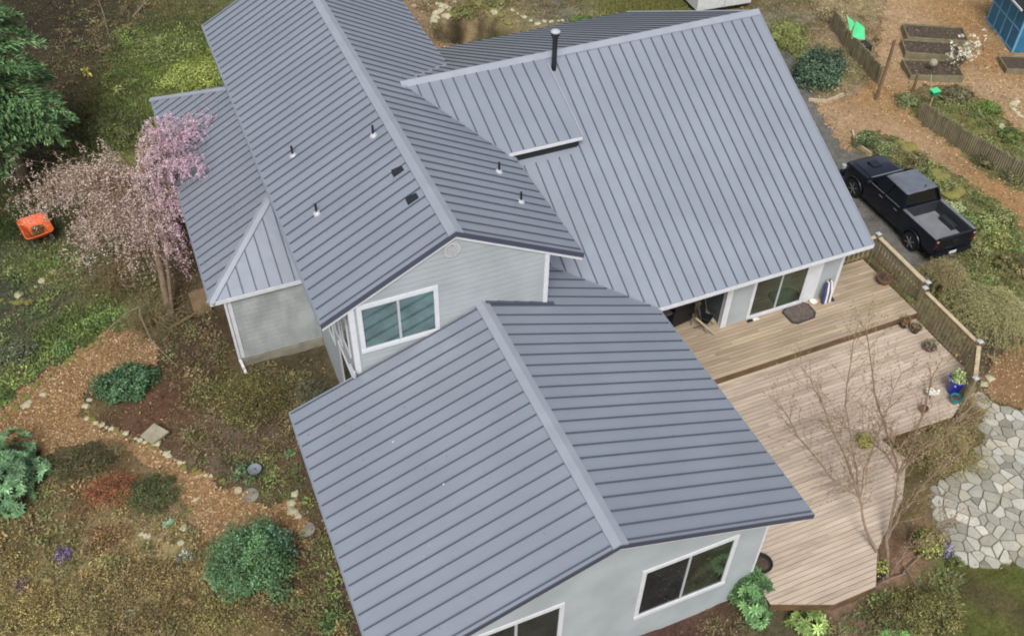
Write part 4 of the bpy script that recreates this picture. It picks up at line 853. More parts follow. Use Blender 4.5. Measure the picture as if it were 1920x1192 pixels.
R_ += [(1735,338,.4,.3,(110,132,70),'leafy clump between the mossy boulders behind the cab'),(1770,352,.4,.35,(128,138,76),'pale green clump on the path side of the large boulders'),(1815,415,.4,.35,(104,128,64),'green clump just beyond the pickup bed corner'),(1720,300,.4,.25,(120,116,74),'dry tuft at the path edge behind the bonnet'),(1660,278,.4,.25,(116,134,78),'grey-green tuft by the bend of the bed edging'),(1830,470,.45,.35,(134,138,80),'bushy olive tuft beyond the pickup bumper'),(1880,410,.5,.35,(126,134,74),'tall weeds between bank stones and right-hand path')]
for u, v, r, h_, k, lab in R_:
    bush('garden_plant', lab, 'plant', u, v, r*1.1, r, h_, [k, tuple(int(x*.72) for x in k), tuple(min(255,int(x*1.2)) for x in k)], int(3600*r), .085, .035, clumps=18, group='plants in the beds of the right-hand garden' if u > 1500 else 'plants round the pond')
# white star magnolia over the planters
t = thing('flowering_shrub', 'leafless shrub with white star flowers over the end of the raised beds', 'shrub', tuple(gt(1795, 128)))
segs = []; tips = []
for i in range(26):
    a = rng.random()*6.28; r = rng.uniform(.2,.95); p = np.zeros(3); q = np.array([r*math.cos(a)*.5, r*math.sin(a)*.5, rng.uniform(.5,.9)]); e = np.array([r*math.cos(a)*1.15, r*math.sin(a)*1.15, rng.uniform(.9,1.6)])
    segs += [(p,q,.016,.01),(q,e,.01,.004)]; tips.append(e)
    for _ in range(3): f_ = q + (e-q)*rng.random() + rng.standard_normal(3)*.2; segs.append((q+(e-q)*.5, f_, .006,.003)); tips.append(f_)
twig_mesh('branches', segs, (128,118,98), 'petal', t); T = np.array(tips); k = 7; P = np.repeat(T, k, 0); D = rng.standard_normal(P.shape)
leaf_mesh('blossom', P, rng.standard_normal(P.shape) + [0,0,1], unit(D), .1, .05, pal([(225,225,215),(205,205,190)], len(P), .06), 'petal', t)
# ---------------------------------------------------------------- bare tree by the deck
def grow(p, d, L, r, depth, segs, tips, upb=.25, wild=.35, nseg=4, kids=(2,3), shrink=.66):
    q = np.array(p, float); d = unit(np.array(d, float)); pts = [q.copy()]; rr = r
    for i in range(nseg):
        d = unit(d + rng.standard_normal(3)*wild*.35 + np.array([0,0,upb*.3])); n = q + d*L/nseg; r2 = rr*(.88 if depth else .7)
        segs.append((q, n, rr, r2)); q = n; rr = r2; pts.append(q.copy())
        if depth and rng.random() < .75:
            a = unit(np.cross(d, rng.standard_normal(3))); grow(q, d*.75 + a*.75, L*shrink*rng.uniform(.6,1), rr*.55, depth-1, segs, tips, upb, wild, nseg, kids, shrink)
    tips.append(q)
    if depth:
        for _ in range(rng.integers(*kids)): a = unit(np.cross(d, rng.standard_normal(3))); grow(q, d + a*.45, L*shrink, rr*.7, depth-1, segs, tips, upb, wild, nseg, kids, shrink)
t = thing('bare_tree', 'bare multi-stemmed tree with lichened branches spreading over the deck corner', 'tree', (0,0,0))
B = gt(1658, 1088); o = Vector((B.x, B.y, B.z)); t.location = o
def W(u, v, z): return np.array(g(u, v, z)) - np.array(o)
mainb = [[(1658,1088,None),(1640,1030,.35),(1618,970,1.1),(1612,935,1.5)],[(1612,935,1.5),(1560,895,2.0),(1500,820,2.7),(1470,770,3.1)],[(1612,935,1.5),(1590,870,2.2),(1545,770,3.2),(1520,710,3.8)],[(1612,935,1.5),(1600,850,2.4),(1585,760,3.3),(1600,640,4.4)],
 [(1662,1090,None),(1664,1010,.5),(1678,935,1.3),(1685,890,1.8)],[(1685,890,1.8),(1668,820,2.6),(1640,740,3.5),(1625,620,4.6)],[(1685,890,1.8),(1712,830,2.3),(1735,760,3.),(1750,700,3.5)],[(1685,890,1.8),(1720,850,2.2),(1780,800,2.6),(1840,740,3.0)],[(1664,1010,.5),(1690,960,1.1),(1740,900,1.7),(1800,850,2.1)],
 [(1685,890,1.8),(1660,850,2.3),(1620,815,2.6),(1560,790,2.9)],[(1668,1080,None),(1700,1028,.3),(1745,1015,.7),(1770,990,1.0)],[(1612,935,1.5),(1622,880,2.0),(1650,800,2.9),(1690,700,3.9)]]
segs = []; small = []; tips = []
for bi, b in enumerate(mainb):
    pts = [W(u, v, z if z is not None else o.z) for u, v, z in b]; r0 = .062 if bi in (0,4) else (.034 if bi < 9 else .024)
    N_ = 9; cur = []
    for i in range(len(pts)-1):
        for j in range(3): cur.append(pts[i] + (pts[i+1]-pts[i])*j/3 + rng.standard_normal(3)*.018)
    cur.append(pts[-1]); nn = len(cur)-1
    for i in range(nn):
        ra_ = r0*(1-.62*i/nn); rb_ = r0*(1-.62*(i+1)/nn); segs.append((cur[i], cur[i+1], ra_, rb_))
        if bi not in (0,4) or i > 6:
            for _ in range(3):
                d = unit(cur[i+1]-cur[i]); a = unit(np.cross(d, rng.standard_normal(3))); grow(cur[i+1], d*.8 + a*.7 + [0,0,.25], rng.uniform(.35,.95), .009, 1, small, tips, .3, .5, 4)
allb = segs + small
twig_mesh('branches', small, (150,124,100), 'petal', t); mb = MB()
for p, q, ra_, rb_ in segs: mb.tube([p, q], [ra_, rb_], 7)
mb.build('trunk', 'barkgrey', t, smooth=True)
T = np.array(tips); T = np.concatenate([T, np.array([s_[0]*.5 + s_[1]*.5 for s_ in small])[::3]])
leaf_mesh('buds', np.repeat(T,2,0), rng.standard_normal((2*len(T),3)), unit(rng.standard_normal((2*len(T),3))+[0,0,1]), .05, .028, pal([(140,114,90),(166,140,110),(118,98,80)], 2*len(T), .2), 'petal', t)
# fallen grey branches and roots fanning out from its foot
for (a, b, c_) , lab in ((((1690,1078),(1770,1010),.12),'pale crooked branch lying toward the patio'),(((1690,1060),(1745,1190),.1),'long thin stick leaning down toward the bottom edge'),(((1700,1075),(1600,1130),.05),'grey stick lying along the deck skirt')):
    p = np.array(gt(*a)) + [0,0,c_]; q = np.array(gt(*b)) + [0,0,.05]; m_ = (p+q)/2 + [.08,.06,.18]; mb = MB(); mb.tube([p, (p+m_)/2+[.03,0,.02], m_, (m_+q)/2-[0,.04,.02], q], [.026,.022,.018,.014,.008], 6)
    tag(mb.build('fallen_branch', 'barkgrey', smooth=True), lab, 'branch', 'sticks round the bare tree')
# potted shrub mass right of the deck (olive twigs, yellow-green)
def twigbush(name, label, ctr, r, hgt_, n, colt, coll, nl, L=.07, droop=0.0, cat='shrub', thick=.008, Wl=.02, sub_=4):
    p = gt(*ctr); t = thing(name, label, cat, tuple(p)); segs = []; tips = []
    for i in range(n):
        a = rng.random()*6.283; rr = r*math.sqrt(rng.random()); e = np.array([rr*math.cos(a), rr*math.sin(a), hgt_*(1 - .5*(rr/r)**2)*rng.uniform(.8,1.1)]); mid = e*.5 + [0,0,.18*hgt_] + rng.standard_normal(3)*.08
        segs += [(np.zeros(3)+rng.standard_normal(3)*[.06,.06,0], mid, thick*1.6, thick), (mid, e, thick, thick*.5)]
        for _ in range(sub_):
            s_ = mid + (e-mid)*rng.random(); f_ = s_ + np.array([math.cos(a),math.sin(a),0])*rng.uniform(0,.25)*r + rng.standard_normal(3)*.14*r - [0,0,droop*rng.uniform(.3,1)]; segs.append((s_, f_, thick*.5, thick*.25)); tips.append(s_ + (f_-s_)*rng.random()); tips.append(f_)
    twig_mesh('branches', segs, colt, 'petal', t, .25); T = np.array(tips); k = rng.integers(0, len(T), nl); P = T[k] + rng.standard_normal((nl,3))*.06*r; P[:,2] = np.maximum(P[:,2], .02)
    D = rng.standard_normal((nl,3)); D[:,2] -= droop*2; leaf_mesh('foliage', P, rng.standard_normal((nl,3))+[0,0,1], unit(D), L*rng.uniform(.5,1.4,nl), Wl, pal(coll, nl, .25), 'leaf', t); return t
twigbush('budding_shrub', 'olive-brown budding shrub between the deck and the flagstones', (1765,862), 1.15, 1.0, 110, (140,122,84), [(160,156,78),(134,128,74),(172,166,92),(146,124,86)], 6000, .06)
twigbush('budding_shrub', 'dense brown budding shrub crowding the notch in the deck edge', (1728,868), .95, 1.0, 90, (140,118,84), [(150,140,80),(128,116,74),(160,150,96)], 3600, .055)
twigbush('budding_shrub', 'bare tan twiggy shrub by the lowest deck post', (1800,790), .9, 1.1, 80, (150,130,94), [(158,142,94),(140,126,84)], 2600, .055)
# weeping mound right of the railing
def weeper(name, label, ctr, r, h_, n, colt, coll, nl, r2=None):
    p = gt(*ctr); t = thing(name, label, 'shrub', tuple(p)); segs = []; P = []; Dd = []
    for i in range(n):
        a = rng.random()*6.283; rr = r*math.sqrt(rng.uniform(.05,1)); hh = h_*rng.uniform(.85,1.1); prev = np.array([0,0,hh*.55]); N_ = 7
        ca, sa_ = math.cos(a), math.sin(a)*(r2 or 1)
        for j in range(1, N_+1):
            f = j/N_; z = hh*(.55 + .6*f - 1.05*f*f*(rr/r)**1.0) + rng.normal()*.03; q = np.array([ca*rr*f, sa_*rr*f, max(z, .03)]) + rng.standard_normal(3)*.035
            segs.append((prev, q, .012*(1-.8*f)+.002, .012*(1-.8*min(1,f+.14))+.0015)); 
            if j > 2:
                for _ in range(3): P.append(prev + (q-prev)*rng.random() + rng.standard_normal(3)*.03); Dd.append(unit(q-prev) + np.array([0,0,-.5]))
            prev = q
        a += 1
    mb = MB(); mb.tube([(0,0,-.1),(.03,0,h_*.3),(0,0,h_*.6)], [.07,.06,.05], 8); mb.build('trunk', 'bark', t, smooth=True)
    twig_mesh('branches', segs, colt, 'petal', t, .2); P = np.array(P); Dd = np.array(Dd); k = rng.integers(0, len(P), nl); D = Dd[k] + rng.standard_normal((nl,3))*.6
    leaf_mesh('foliage', P[k] + rng.standard_normal((nl,3))*.04, rng.standard_normal((nl,3))+[0,0,1.5], unit(D), .085*rng.uniform(.5,1.4,nl), .016, pal(coll, nl, .24), 'leaf', t); return t
weeper('weeping_maple', 'wide olive-green weeping mound beside the deck railing', (1842,622), 2.0, 1.9, 300, (150,138,100), [(158,154,98),(138,136,84),(178,170,120),(146,154,80)], 19000, 1.0)
weeper('weeping_maple', 'smaller straw-coloured weeping shrub behind the deck railing, near the tailgate', (1760,545), 1.2, 1.5, 150, (156,138,100), [(154,142,96),(134,124,78)], 6500, 1.1)
# ---------------------------------------------------------------- weeping cherry
t = thing('weeping_cherry', 'weeping cherry tree with pink blossom hanging beside the lean-to roof', 'tree', (0,0,0)); o = gt(318, 600); t.location = o
segs = []; hang = []; BP = []; BT = []; wts = []
crown = W(262, 330, 3.5); mb = MB()
mb.tube([np.zeros(3)-[0,0,.2], crown*.33+[.05,0,.1], crown*.66+[-.04,.05,.05], crown*np.array([1,1,.82])], [.13,.11,.095,.08], 9)
mb.tube([np.array([.1,0,-.1]), crown*.4+[.35,.1,.2], W(330,300,3.4)], [.07,.055,.04], 7)
top0 = crown*np.array([1,1,.8])
tipsP = []
ends = [(60,330,2.6),(45,370,1.4),(95,345,2.0),(130,300,3.2),(150,390,1.6),(175,460,1.0),(120,420,1.2),(215,480,.9),(260,500,.8),(180,285,3.4),(230,270,3.6),(300,240,4.1),(350,205,4.3),(385,215,4.2),(400,260,3.9),(385,320,3.6),(345,360,3.0),(395,400,2.6),(330,430,2.1),(285,420,1.7),(240,400,2.2),(200,350,3.0),(300,330,3.7),(250,330,3.8),(140,350,2.4),(160,330,3.0),(330,270,4.2),(350,300,4.0),(360,240,4.3),(310,210,4.1),(320,290,4.2),(355,390,2.8),(280,470,1.1),(310,500,1.0),(320,470,1.5),(335,440,1.9),(300,460,1.4),(325,500,1.2),(290,500,.9),(200,420,1.5),(340,480,1.4),(150,440,1.0),(220,440,1.4),(260,440,1.6),(300,380,2.8)]
ends += [(38,375,1.0),(30,392,.7),(48,350,1.8),(70,318,2.3),(100,305,2.6),(60,400,.8),(85,330,2.2),(42,365,1.3),(110,440,.7),(135,470,.6),(150,500,.6)]
for (u, v, z) in ends:
  for rep in range(4):
    e = W(u + rng.normal()*24, v + rng.normal()*18, max(.5, z + rng.normal()*.25)); s_ = top0 + rng.standard_normal(3)*.15; hh = max(s_[2], e[2]) + rng.uniform(.25,.7); mid = (s_+e)/2; mid[2] = hh
    prev = s_; pink_ = 1 if (u > 285 and v < 440) else 0
    for j in range(1, 10):
        f = j/9; pink = pink_ and rng.random() < .15 + .8*f; q = s_*(1-f)**2 + 2*mid*f*(1-f) + e*f*f + rng.standard_normal(3)*.03; segs.append((prev, q, .02*(1-.8*f), .02*(1-.8*min(1,f+.1))))
        if j > 2:
            for _ in range(2):                                  # hanging strands
                Lh = rng.uniform(.25,1.1)*(1.15 if not pink else .75); p = prev + (q-prev)*rng.random(); out = rng.standard_normal(3)*.22; out[2] = 0; a = p
                for k in range(4):
                    b = p + out*((k+1)/4)**.6 - [0,0,Lh*((k+1)/4)**1.5] + rng.standard_normal(3)*.02
                    if b[2] < .1: break
                    hang.append((a, b, .0055-.001*k, .0045-.001*k)); m_ = 7 if pink else 3
                    for _ in range(m_):
                        if rng.random() < (.95 if pink else .72): BP.append(a + (b-a)*rng.random() + rng.standard_normal(3)*.014); BT.append(pink)
                    a = b
        prev = q
mb.build('trunk', 'bark', t, smooth=True); twig_mesh('branches', segs, (128,100,80), 'petal', t, .2); twig_mesh('hanging_twigs', hang, (158,124,104), 'petal', t, .2)
BP = np.array(BP); BT = np.array(BT); BP = np.repeat(BP, 2, 0) + rng.standard_normal((2*len(BP),3))*.014; UV = np.array([proj(tuple(q_ + np.array(o))) for q_ in BP]); BT = (rng.random(len(BP)) < 1/(1 + np.exp(-(UV[:,0] - 285 - .22*(UV[:,1] - 320))/26))).astype(int); n = len(BP); Cb = np.where(BT[:,None] == 1, pal([(216,176,204),(196,148,184),(234,206,222),(200,160,178)], n, .1), pal([(222,200,194),(200,170,162),(232,216,212),(182,150,136)], n, .12))
Cb = Cb*np.where(BT[:,None] == 1, np.array([[.98,.98,1.13]]), np.array([[1.0,1.0,1.1]])); leaf_mesh('blossom', BP, rng.standard_normal((n,3))+[0,0,.8], unit(rng.standard_normal((n,3))), .04*rng.uniform(.6,1.6,n), .032, Cb, 'petal', t)
# arching low bare branches in front of it
# petals and needles blown on to the roofs
n = 700; a = rng.random(n); X = rng.uniform(-6.9,-4.6,n); Y = rng.uniform(6,16.5,n); Z = 3.056 + .529*(X + 6.987) + .03; k = (Y > 5.3 + (X+6.99)) & (Y < 17.6 - (X+6.99))
X2 = rng.uniform(-4.4,-1,240); Y2 = rng.uniform(.5,15,240); Z2 = RB - SB*np.abs(X2 - XB) + .02; X3 = rng.uniform(-5.6,5.6,200); Y3 = rng.uniform(-8,-.3,200); Z3 = RA - SA*np.abs(X3) + .02
P = np.stack([np.concatenate([X[k],X2,X3]), np.concatenate([Y[k],Y2,Y3]), np.concatenate([Z[k],Z2,Z3])],1); n = len(P); N = rng.standard_normal((n,3))*.2 + [0,0,1]; D = rng.standard_normal((n,3)); D[:,2] *= .2
tag(leaf_mesh('roof_debris', P, N, unit(D), .05*rng.uniform(.5,1.5,n), .02, pal([(190,160,160),(120,104,84),(96,84,66),(176,150,140)], n, .15), 'petal'), kind='stuff')
twigbush('bare_shrub', 'tangle of bare arching twigs under the cherry tree at the head of the path', (290,610), 1.2, 1.0, 90, (136,116,84), [(112,116,54),(96,100,56),(120,104,70)], 1800, .06, .25)
twigbush('bare_shrub', 'brown brushy shrub against the lean-to wall under the cherry', (345,500), 1.3, 1.5, 120, (120,98,70), [(104,96,52),(88,84,48),(132,112,74)], 4200, .06, .2)
twigbush('bare_shrub', 'greenish-brown brush below the cherry crown, left of the lean-to', (215,540), 1.3, 1.0, 90, (130,108,78), [(112,108,60),(128,104,72),(96,100,56)], 3800, .06, .3)
mb = MB(); p0 = W(262,515,2.0)
pts = [tuple(np.array(g(390,400+170,.1))), ]
for L_ in ([(262,575,.8),(262,590,.75),(285,640,.45),(310,665,.2),(335,690,.05)],[(262,575,.8),(240,585,.7),(205,615,.3),(190,640,.0)]):
    mb.tube([g(*k) for k in L_], [.028,.024,.02,.014,.008][:len(L_)], 6)
tag(mb.build('fallen_branch', 'barkgrey', smooth=True), 'forked bare branch arching over the end of the left path', 'branch')
# ---------------------------------------------------------------- conifer, top left
def conifer(loc, h_, r, n, cols, label, dens=1.0, z0=.8, seeds=None, grp=None):
    t = thing('conifer', label, 'tree', loc, 0, grp); mb = MB(); mb.tube([(0,0,-.3),(0,0,h_*.5),(.05,0,h_)], [.24,.16,.03], 8); mb.build('trunk', 'bark', t, smooth=True)
    segs = []; P=[]; D=[]; N=[]; K=[]
    for i in range(n):
        f = (i + rng.random())/n; z = z0 + (h_-z0)*f; a = i*2.4 + rng.normal()*.3; R0 = r*(1-f)**.75*rng.uniform(.8,1.1) + .15; prev = np.array([0,0,z]); tone = rng.uniform(.7,1.25); M_ = 8
        dirv = np.array([math.cos(a), math.sin(a), 0]); side = np.array([-math.sin(a), math.cos(a), 0])
        for j in range(1, M_+1):
            s_ = j/M_; q = np.array([0,0,z]) + dirv*R0*s_ + np.array([0,0, .12*R0*math.sin(s_*2.4) - .32*R0*s_*s_]); segs.append((prev, q, .03*(1-s_)+.006, .03*(1-s_)+.003)); wdt = .42*R0*math.sin(PI*min(1,s_*.9+.12))**.8
            m_ = int(22*dens*max(.4, R0))
            for _ in range(m_):
                w = rng.uniform(-1,1); P.append(prev + (q-prev)*rng.random() + side*w*wdt + [0,0,-.12*abs(w)*R0*.5 + rng.normal()*.03]); D.append(dirv*.8 + side*np.sign(w)*.7 + [0,0,-.35] + rng.standard_normal(3)*.25); N.append([rng.normal()*.35, rng.normal()*.35, 1]); K.append(tone)
            prev = q
    twig_mesh('branches', segs, (88,70,52), 'petal', t); nn = len(P); leaf_mesh('foliage', np.array(P), np.array(N), unit(np.array(D)), .24*rng.uniform(.6,1.3,nn)*(1 if dens > .6 else 1.8), .06*(1 if dens > .6 else 1.8), pal(cols, nn, .2)*np.array(K)[:,None], 'leaf', t)
    return t
q = g(-48, 110, 5.0); conifer((q.x, q.y, H(q.x, q.y)), 12.5, 3.0, 90, [(88,136,80),(68,110,64),(110,156,96),(78,124,70)], 'tall green conifer with layered drooping boughs at the top left corner', 1.5, 2.4)
# unseen forest beyond the frame; western conifers added to darken the lean-to roof
for i, (x, y, h_, r) in enumerate([(-20.5,5,15,4.2),(-21,12,17,4.4),(-20,-3,14,4),(-22.5,19,17,4.2),(-22,34,19,4.5),(-29,27,20,4.5),(-18,44,19,4.4),(-27,8,16,4),(-9,47,18,4.3),(-33,40,21,5),(2,52,18,4.5)]):
    conifer((x, y, H(x, y)), h_, r, 34, [(52,96,62),(40,76,50),(66,112,70)], ['dark conifer nearest the wheelbarrow, outside the photo','dark conifer west of the cherry tree, outside the photo','dark conifer beyond the bottom left corner, outside the photo','added unseen dark conifer just west of the drooping corner conifer','dark conifer northwest of the corner conifer','tallest dark conifer of the northwest forest edge','dark conifer directly behind the forest clearing','broad dark conifer in the far north-western forest','dark conifer beyond the rhododendron side, outside the photo','dark conifer north of the two-storey roof','dark conifer north of the pond'][i], .35, 2, grp='forest edge conifers')
# fallen logs and sticks on the forest floor
for (a, b, r), lab in ((((250,35),(275,8),.06),'short pale broken log on the brown forest floor'),(((185,0),(205,70),.03),'long thin grey stick in the brown undergrowth')):
    p = np.array(gt(*a)); q = np.array(gt(*b)); mb = MB(); mb.tube([p+[0,0,.08],(p+q)/2+[.05,0,.14],q+[0,0,.1]], [r,r*.9,r*.7], 7); tag(mb.build('fallen_log', 'barkgrey', smooth=True), lab, 'log')
# ================================================================== ROCKS
def rock_mesh(name, seed, m, sq=.62):
    bm = bmesh.new(); bmesh.ops.create_icosphere(bm, subdivisions=3, radius=.5)
    for v in bm.verts:
        d = mnoise.noise(v.co*1.9 + Vector((seed*3.1, seed, 0)))*.5 + mnoise.noise(v.co*4.3 + Vector((seed, 0, seed)))*.2 + mnoise.noise(v.co*10 + Vector((0, seed, 0)))*.07; v.co *= 1 + d; v.co.z *= sq
    me = bpy.data.meshes.new(name); bm.to_mesh(me); bm.free(); me.materials.append(M[m]); me.polygons.foreach_set('use_smooth', [True]*len(me.polygons)); return me
RK = {k: [rock_mesh('rock', i + (9 if k == 'mossrock' else 0), k) for i in range(5)] for k in ('rock', 'mossrock')}
ORD = ['first','second','third','fourth','fifth','sixth','seventh','eighth','ninth','tenth','eleventh','twelfth','thirteenth','fourteenth','fifteenth','sixteenth','seventeenth','eighteenth','nineteenth'] + [t_ + ('-' + o_ if o_ else '') for t_, os_ in (('twentieth',['']),('twenty',['first','second','third','fourth','fifth','sixth','seventh','eighth','ninth']),('thirtieth',['']),('thirty',['first','second','third','fourth','fifth','sixth','seventh','eighth','ninth']),('fortieth',['']),('forty',['first','second','third','fourth','fifth'])) for o_ in os_]
def rocks(line, s, sp, kind, label, group, jit=.4, name='stone', cat='stone'):
    """label: 'what, where' with {o} for the count along the row and {k} for pale or mossy"""
    P = [gt(u, v) for u, v in line]; cnt = 0
    for a, b in zip(P[:-1], P[1:]):
        L = (b - a).length; n = max(1, int(L / sp))
        for i in range(n):
            q = a.lerp(b, (i + rng.uniform(-.2,.2)) / n); q.x += rng.normal()*s*jit*.5; q.y += rng.normal()*s*jit*.5
            kd = kind if kind != 'mix' else ('rock' if rng.random() < .5 else 'mossrock'); ob = bpy.data.objects.new(name, RK[kd][rng.integers(0,5)]); COL.objects.link(ob)
            k = s*rng.uniform(.6,1.35); ob.location = (q.x, q.y, H(q.x, q.y) + .03); ob.scale = (k*rng.uniform(.8,1.3), k, k*rng.uniform(.7,1)); ob.rotation_euler = (0,0,rng.random()*6.3)
            tag(ob, label.format(o=ORD[min(cnt, len(ORD)-1)], k='pale' if kd == 'rock' else 'mossy'), cat, group); cnt += 1
rocks([(0,850-60),(45,750),(100,700),(160,655),(205,632)], .2, .2, 'mossrock', '{o} mossy stone from the left along the far edge of the bark path', 'mossy stones along the left path')
rocks([(75,742),(30,775)], .26, .24, 'rock', '{o} bare pale stone at the left end of the mossy path edging', 'pale stones at the left path end')
rocks([(168,752),(160,782),(200,802),(255,822),(310,850),(345,872),(395,893),(430,905)], .17, .19, 'mix', '{o} stone, {k}, from the left along the bed edge on the house side', 'stones along the house-side bed')
rocks([(365,935),(350,980),(335,1030)], .18, .2, 'mix', '{o} small {k} stone from the top, edging the lower bed by the path', 'stones of the lower bed edge')
rocks([(262,1002),(285,1020)], .14, .2, 'rock', '{o} small yellowish stone from the left in the lower-left bed', 'yellowish stones in the bed')
rocks([(552,925),(548,960),(575,985)], .26, .3, 'rock', '{o} larger tan stone from the top near the front wing eave', 'tan stones near the eave')
rocks([(300,470),(230,0)][:0] or [(8,562),(60,545),(112,500)], .22, .24, 'mix', '{o} {k} stone from the left edging the upper far-left bed', 'stones of the far left bed')
rocks([(10,570),(110,560)], .22, .2, 'mossrock', '{o} yellow-mossed stone from the left in the low far-left edging', 'yellow mossy edging stones')
rocks([(1688,268),(1720,292),(1745,318)], .52, .42, 'mossrock', '{o} mossy rock from the far end behind the pickup cab', 'mossy rocks above the pickup')
rocks([(1745,318),(1760,335),(1790,362),(1810,395)], .8, .62, 'mossrock', '{o} large mossy boulder from the far end beside the pickup', 'large mossy boulders', name='boulder', cat='boulder')
rocks([(1640,300),(1665,315),(1700,345)], .3, .3, 'mix', '{o} small {k} rock from the far end between drive and bed', 'rocks between drive and bed')
rocks([(1815,405),(1845,440),(1890,425),(1900,400)], .3, .3, 'mix', '{o} {k} stone along the bank right of the pickup, from its tailgate', 'stones on the bank')
rocks([(1790,180),(1830,205),(1870,232),(1900,262)], .34, .4, 'mix', '{o} {k} rock from the left on the bed above the stake fence', 'rocks of the upper bed')
rocks([(1905,190),(1897,205),(1925,228)], .28, .26, 'rock', '{o} pale rock from the top ringing the small right-edge bed', 'rocks of the right-edge bed')
rocks([(1845,722),(1860,700)], .22, .3, 'rock', '{o} pale round rock by the lowest deck post', 'rocks by the lowest post')
rocks([(812,42),(830,58),(850,68),(862,74)], .36, .26, 'rock', '{o} pale rock from the left on the near pond rim', 'rocks on the left pond rim')
rocks([(812,42),(835,30),(870,26),(900,10),(925,18),(940,35),(958,50)], .42, .3, 'mix', '{o} {k} rock from the left on the far rim of the pond', 'rocks on the far pond rim')
rocks([(780,12),(830,8),(870,2)], .25, .4, 'rock', '{o} scattered pale rock from the left beyond the pond', 'rocks beyond the pond')
rocks([(960,20),(985,35),(1010,45),(1060,40),(1075,42)], .22, .3, 'rock', '{o} small pale rock from the left on the right pond bank', 'rocks right of the pond')
rocks([(1520,120),(1555,150),(1580,180)], .16, .35, 'rock', '{o} small pale stone from the top beside the dark blue-green shrub', 'stones beside the dark shrub')
# flat stepping stones, the square slab, the silver dish
def disc(name, u, v, r, h_, m, label, cat, n=22, dz=.0):
    p = gt(u, v); mb = MB(); mb.lathe((0,0,-.03), [(r*.96,0),(r,.03),(r,h_),(r*.95,h_+.012)], n); return tag(mb.build(name, m, smooth=True, loc=(p.x, p.y, p.z + dz)), label, cat)
p = gt(293, 822); mb = MB(); a = .31; mb.prism([(-a,-a*.8,0),(a,-a,0),(a*.9,a,0),(-a,a*.9,0)], (0,0,.07)); o_ = mb.build('stone_slab', 'slab', bevel=.012, loc=(p.x, p.y, p.z+.2)); o_.rotation_euler = (.05,.04,math.radians(35)); tag(o_, 'square flat stone slab resting on rocks beside the left path', 'stone slab')
for dx, dy, lb in ((-.15,.1,'left'),(.18,.05,'right'),(0,-.2,'front')): 
    ob = bpy.data.objects.new('stone', RK['rock'][1]); COL.objects.link(ob); ob.location = (p.x+dx, p.y+dy, p.z+.06); ob.scale = (.3,.3,.3); tag(ob, f'small rock under the {lb} side of the square slab', 'stone', 'rocks under the slab')
disc('stepping_stone', 470, 928, .25, .05, 'concrete', 'round grey stepping stone below the silver dish', 'stepping stone')
disc('stepping_stone', 447, 920, .12, .07, 'rock', 'small cream round stone left of the grey stepping stone', 'stepping stone')
disc('stepping_stone', 575, 992, .25, .05, 'concrete', 'round grey stepping stone close to the front wing eave', 'stepping stone')
disc('stepping_stone', 277, 1005, .1, .06, 'rock', 'small cream disc stone in the lower-left bed', 'stepping stone')
disc('stepping_stone', 240, 1155, .2, .06, 'rock', 'pale flat stone at the bottom edge left of the rounded bush', 'stepping stone')
flat('silver', (178,184,190), .25, .8); flat('silverdark', (110,116,124), .4, .6)
p = gt(481, 892); dz = .3; t = thing('bird_bath', 'round silver dish on a short stand in the bed beside the house', 'bird bath', (p.x, p.y, p.z))
mb = MB(); mb.lathe((0,0,dz), [(.04,0),(.13,.02),(.2,.05),(.205,.058),(.19,.056),(.12,.03),(.02,.022)], 26); mb.build('dish', 'silver', t, smooth=True)
mb = MB(); mb.lathe((0,0,-.05), [(.07,0),(.03,.1),(.03,dz+.03),(.05,dz+.05)], 14); mb.build('stand', 'concrete', t, smooth=True); mb = MB(); mb.lathe((0,0,dz+.02), [(.045,0),(.045,.03),(.01,.05)], 14); mb.build('knob', 'silverdark', t, smooth=True)
# ================================================================== WHEELBARROW
flat('orange', (220,100,44), .5, var=.12); flat('tyre', (28,28,28), .85); flat('steel', (120,122,124), .45, .6)
p = gt(76, 446); t = thing('wheelbarrow', 'orange wheelbarrow holding weeds at the left edge of the garden', 'wheelbarrow', (p.x, p.y, p.z), math.radians(12))
def tray(z0, z1, w0, l0, w1, l1, th=.012):
    sec = lambda w, l, z, k=0: [(x*(w/2-k), y*(l/2-k), z) for x, y in ((-1,-.8),(-.8,-1),(.8,-1),(1,-.8),(1,.8),(.8,1),(-.8,1),(-1,.8))]
    mb = MB(); mb.loft([sec(w0,l0,z0), sec(w1,l1,z1), sec(w1+.06,l1+.06,z1+.005), sec(w1+.06,l1+.06,z1+.02), sec(w1,l1,z1+.02,.0), sec(w0,l0,z0+.015,th)]); return mb
tray(.22, .5, .42, .55, .74, 1.0).build('tray', 'orange', t, smooth=False, bevel=.003)
mb = MB(); mb.lathe((0,0,0), [(.19,-.04),(.2,-.02),(.2,.02),(.19,.04)], 20); w_ = mb.build('wheel', 'tyre', t, smooth=True, loc=(0,.62,.2)); w_.rotation_euler = (0, PI/2, 0)
for s_ in (-1,1):
    mb = MB(); mb.tube([(s_*.06,.66,.2),(s_*.2,.2,.21),(s_*.28,-.6,.42),(s_*.28,-.85,.5)], .018, 8); mb.build('handle', 'steel', t, smooth=True)
    mb = MB(); mb.tube([(s_*.22,-.2,.26),(s_*.25,-.3,0),(s_*.25,-.42,0),(s_*.24,-.42,.32)], .014, 8); mb.build('leg', 'steel', t, smooth=True)
n = 700; P = np.stack([rng.uniform(-.2,.2,n), rng.uniform(-.3,.3,n), np.zeros(n)],1); P[:,2] = .32 + .12*np.exp(-(P[:,0]**2+P[:,1]**2)/.04) + rng.random(n)*.04
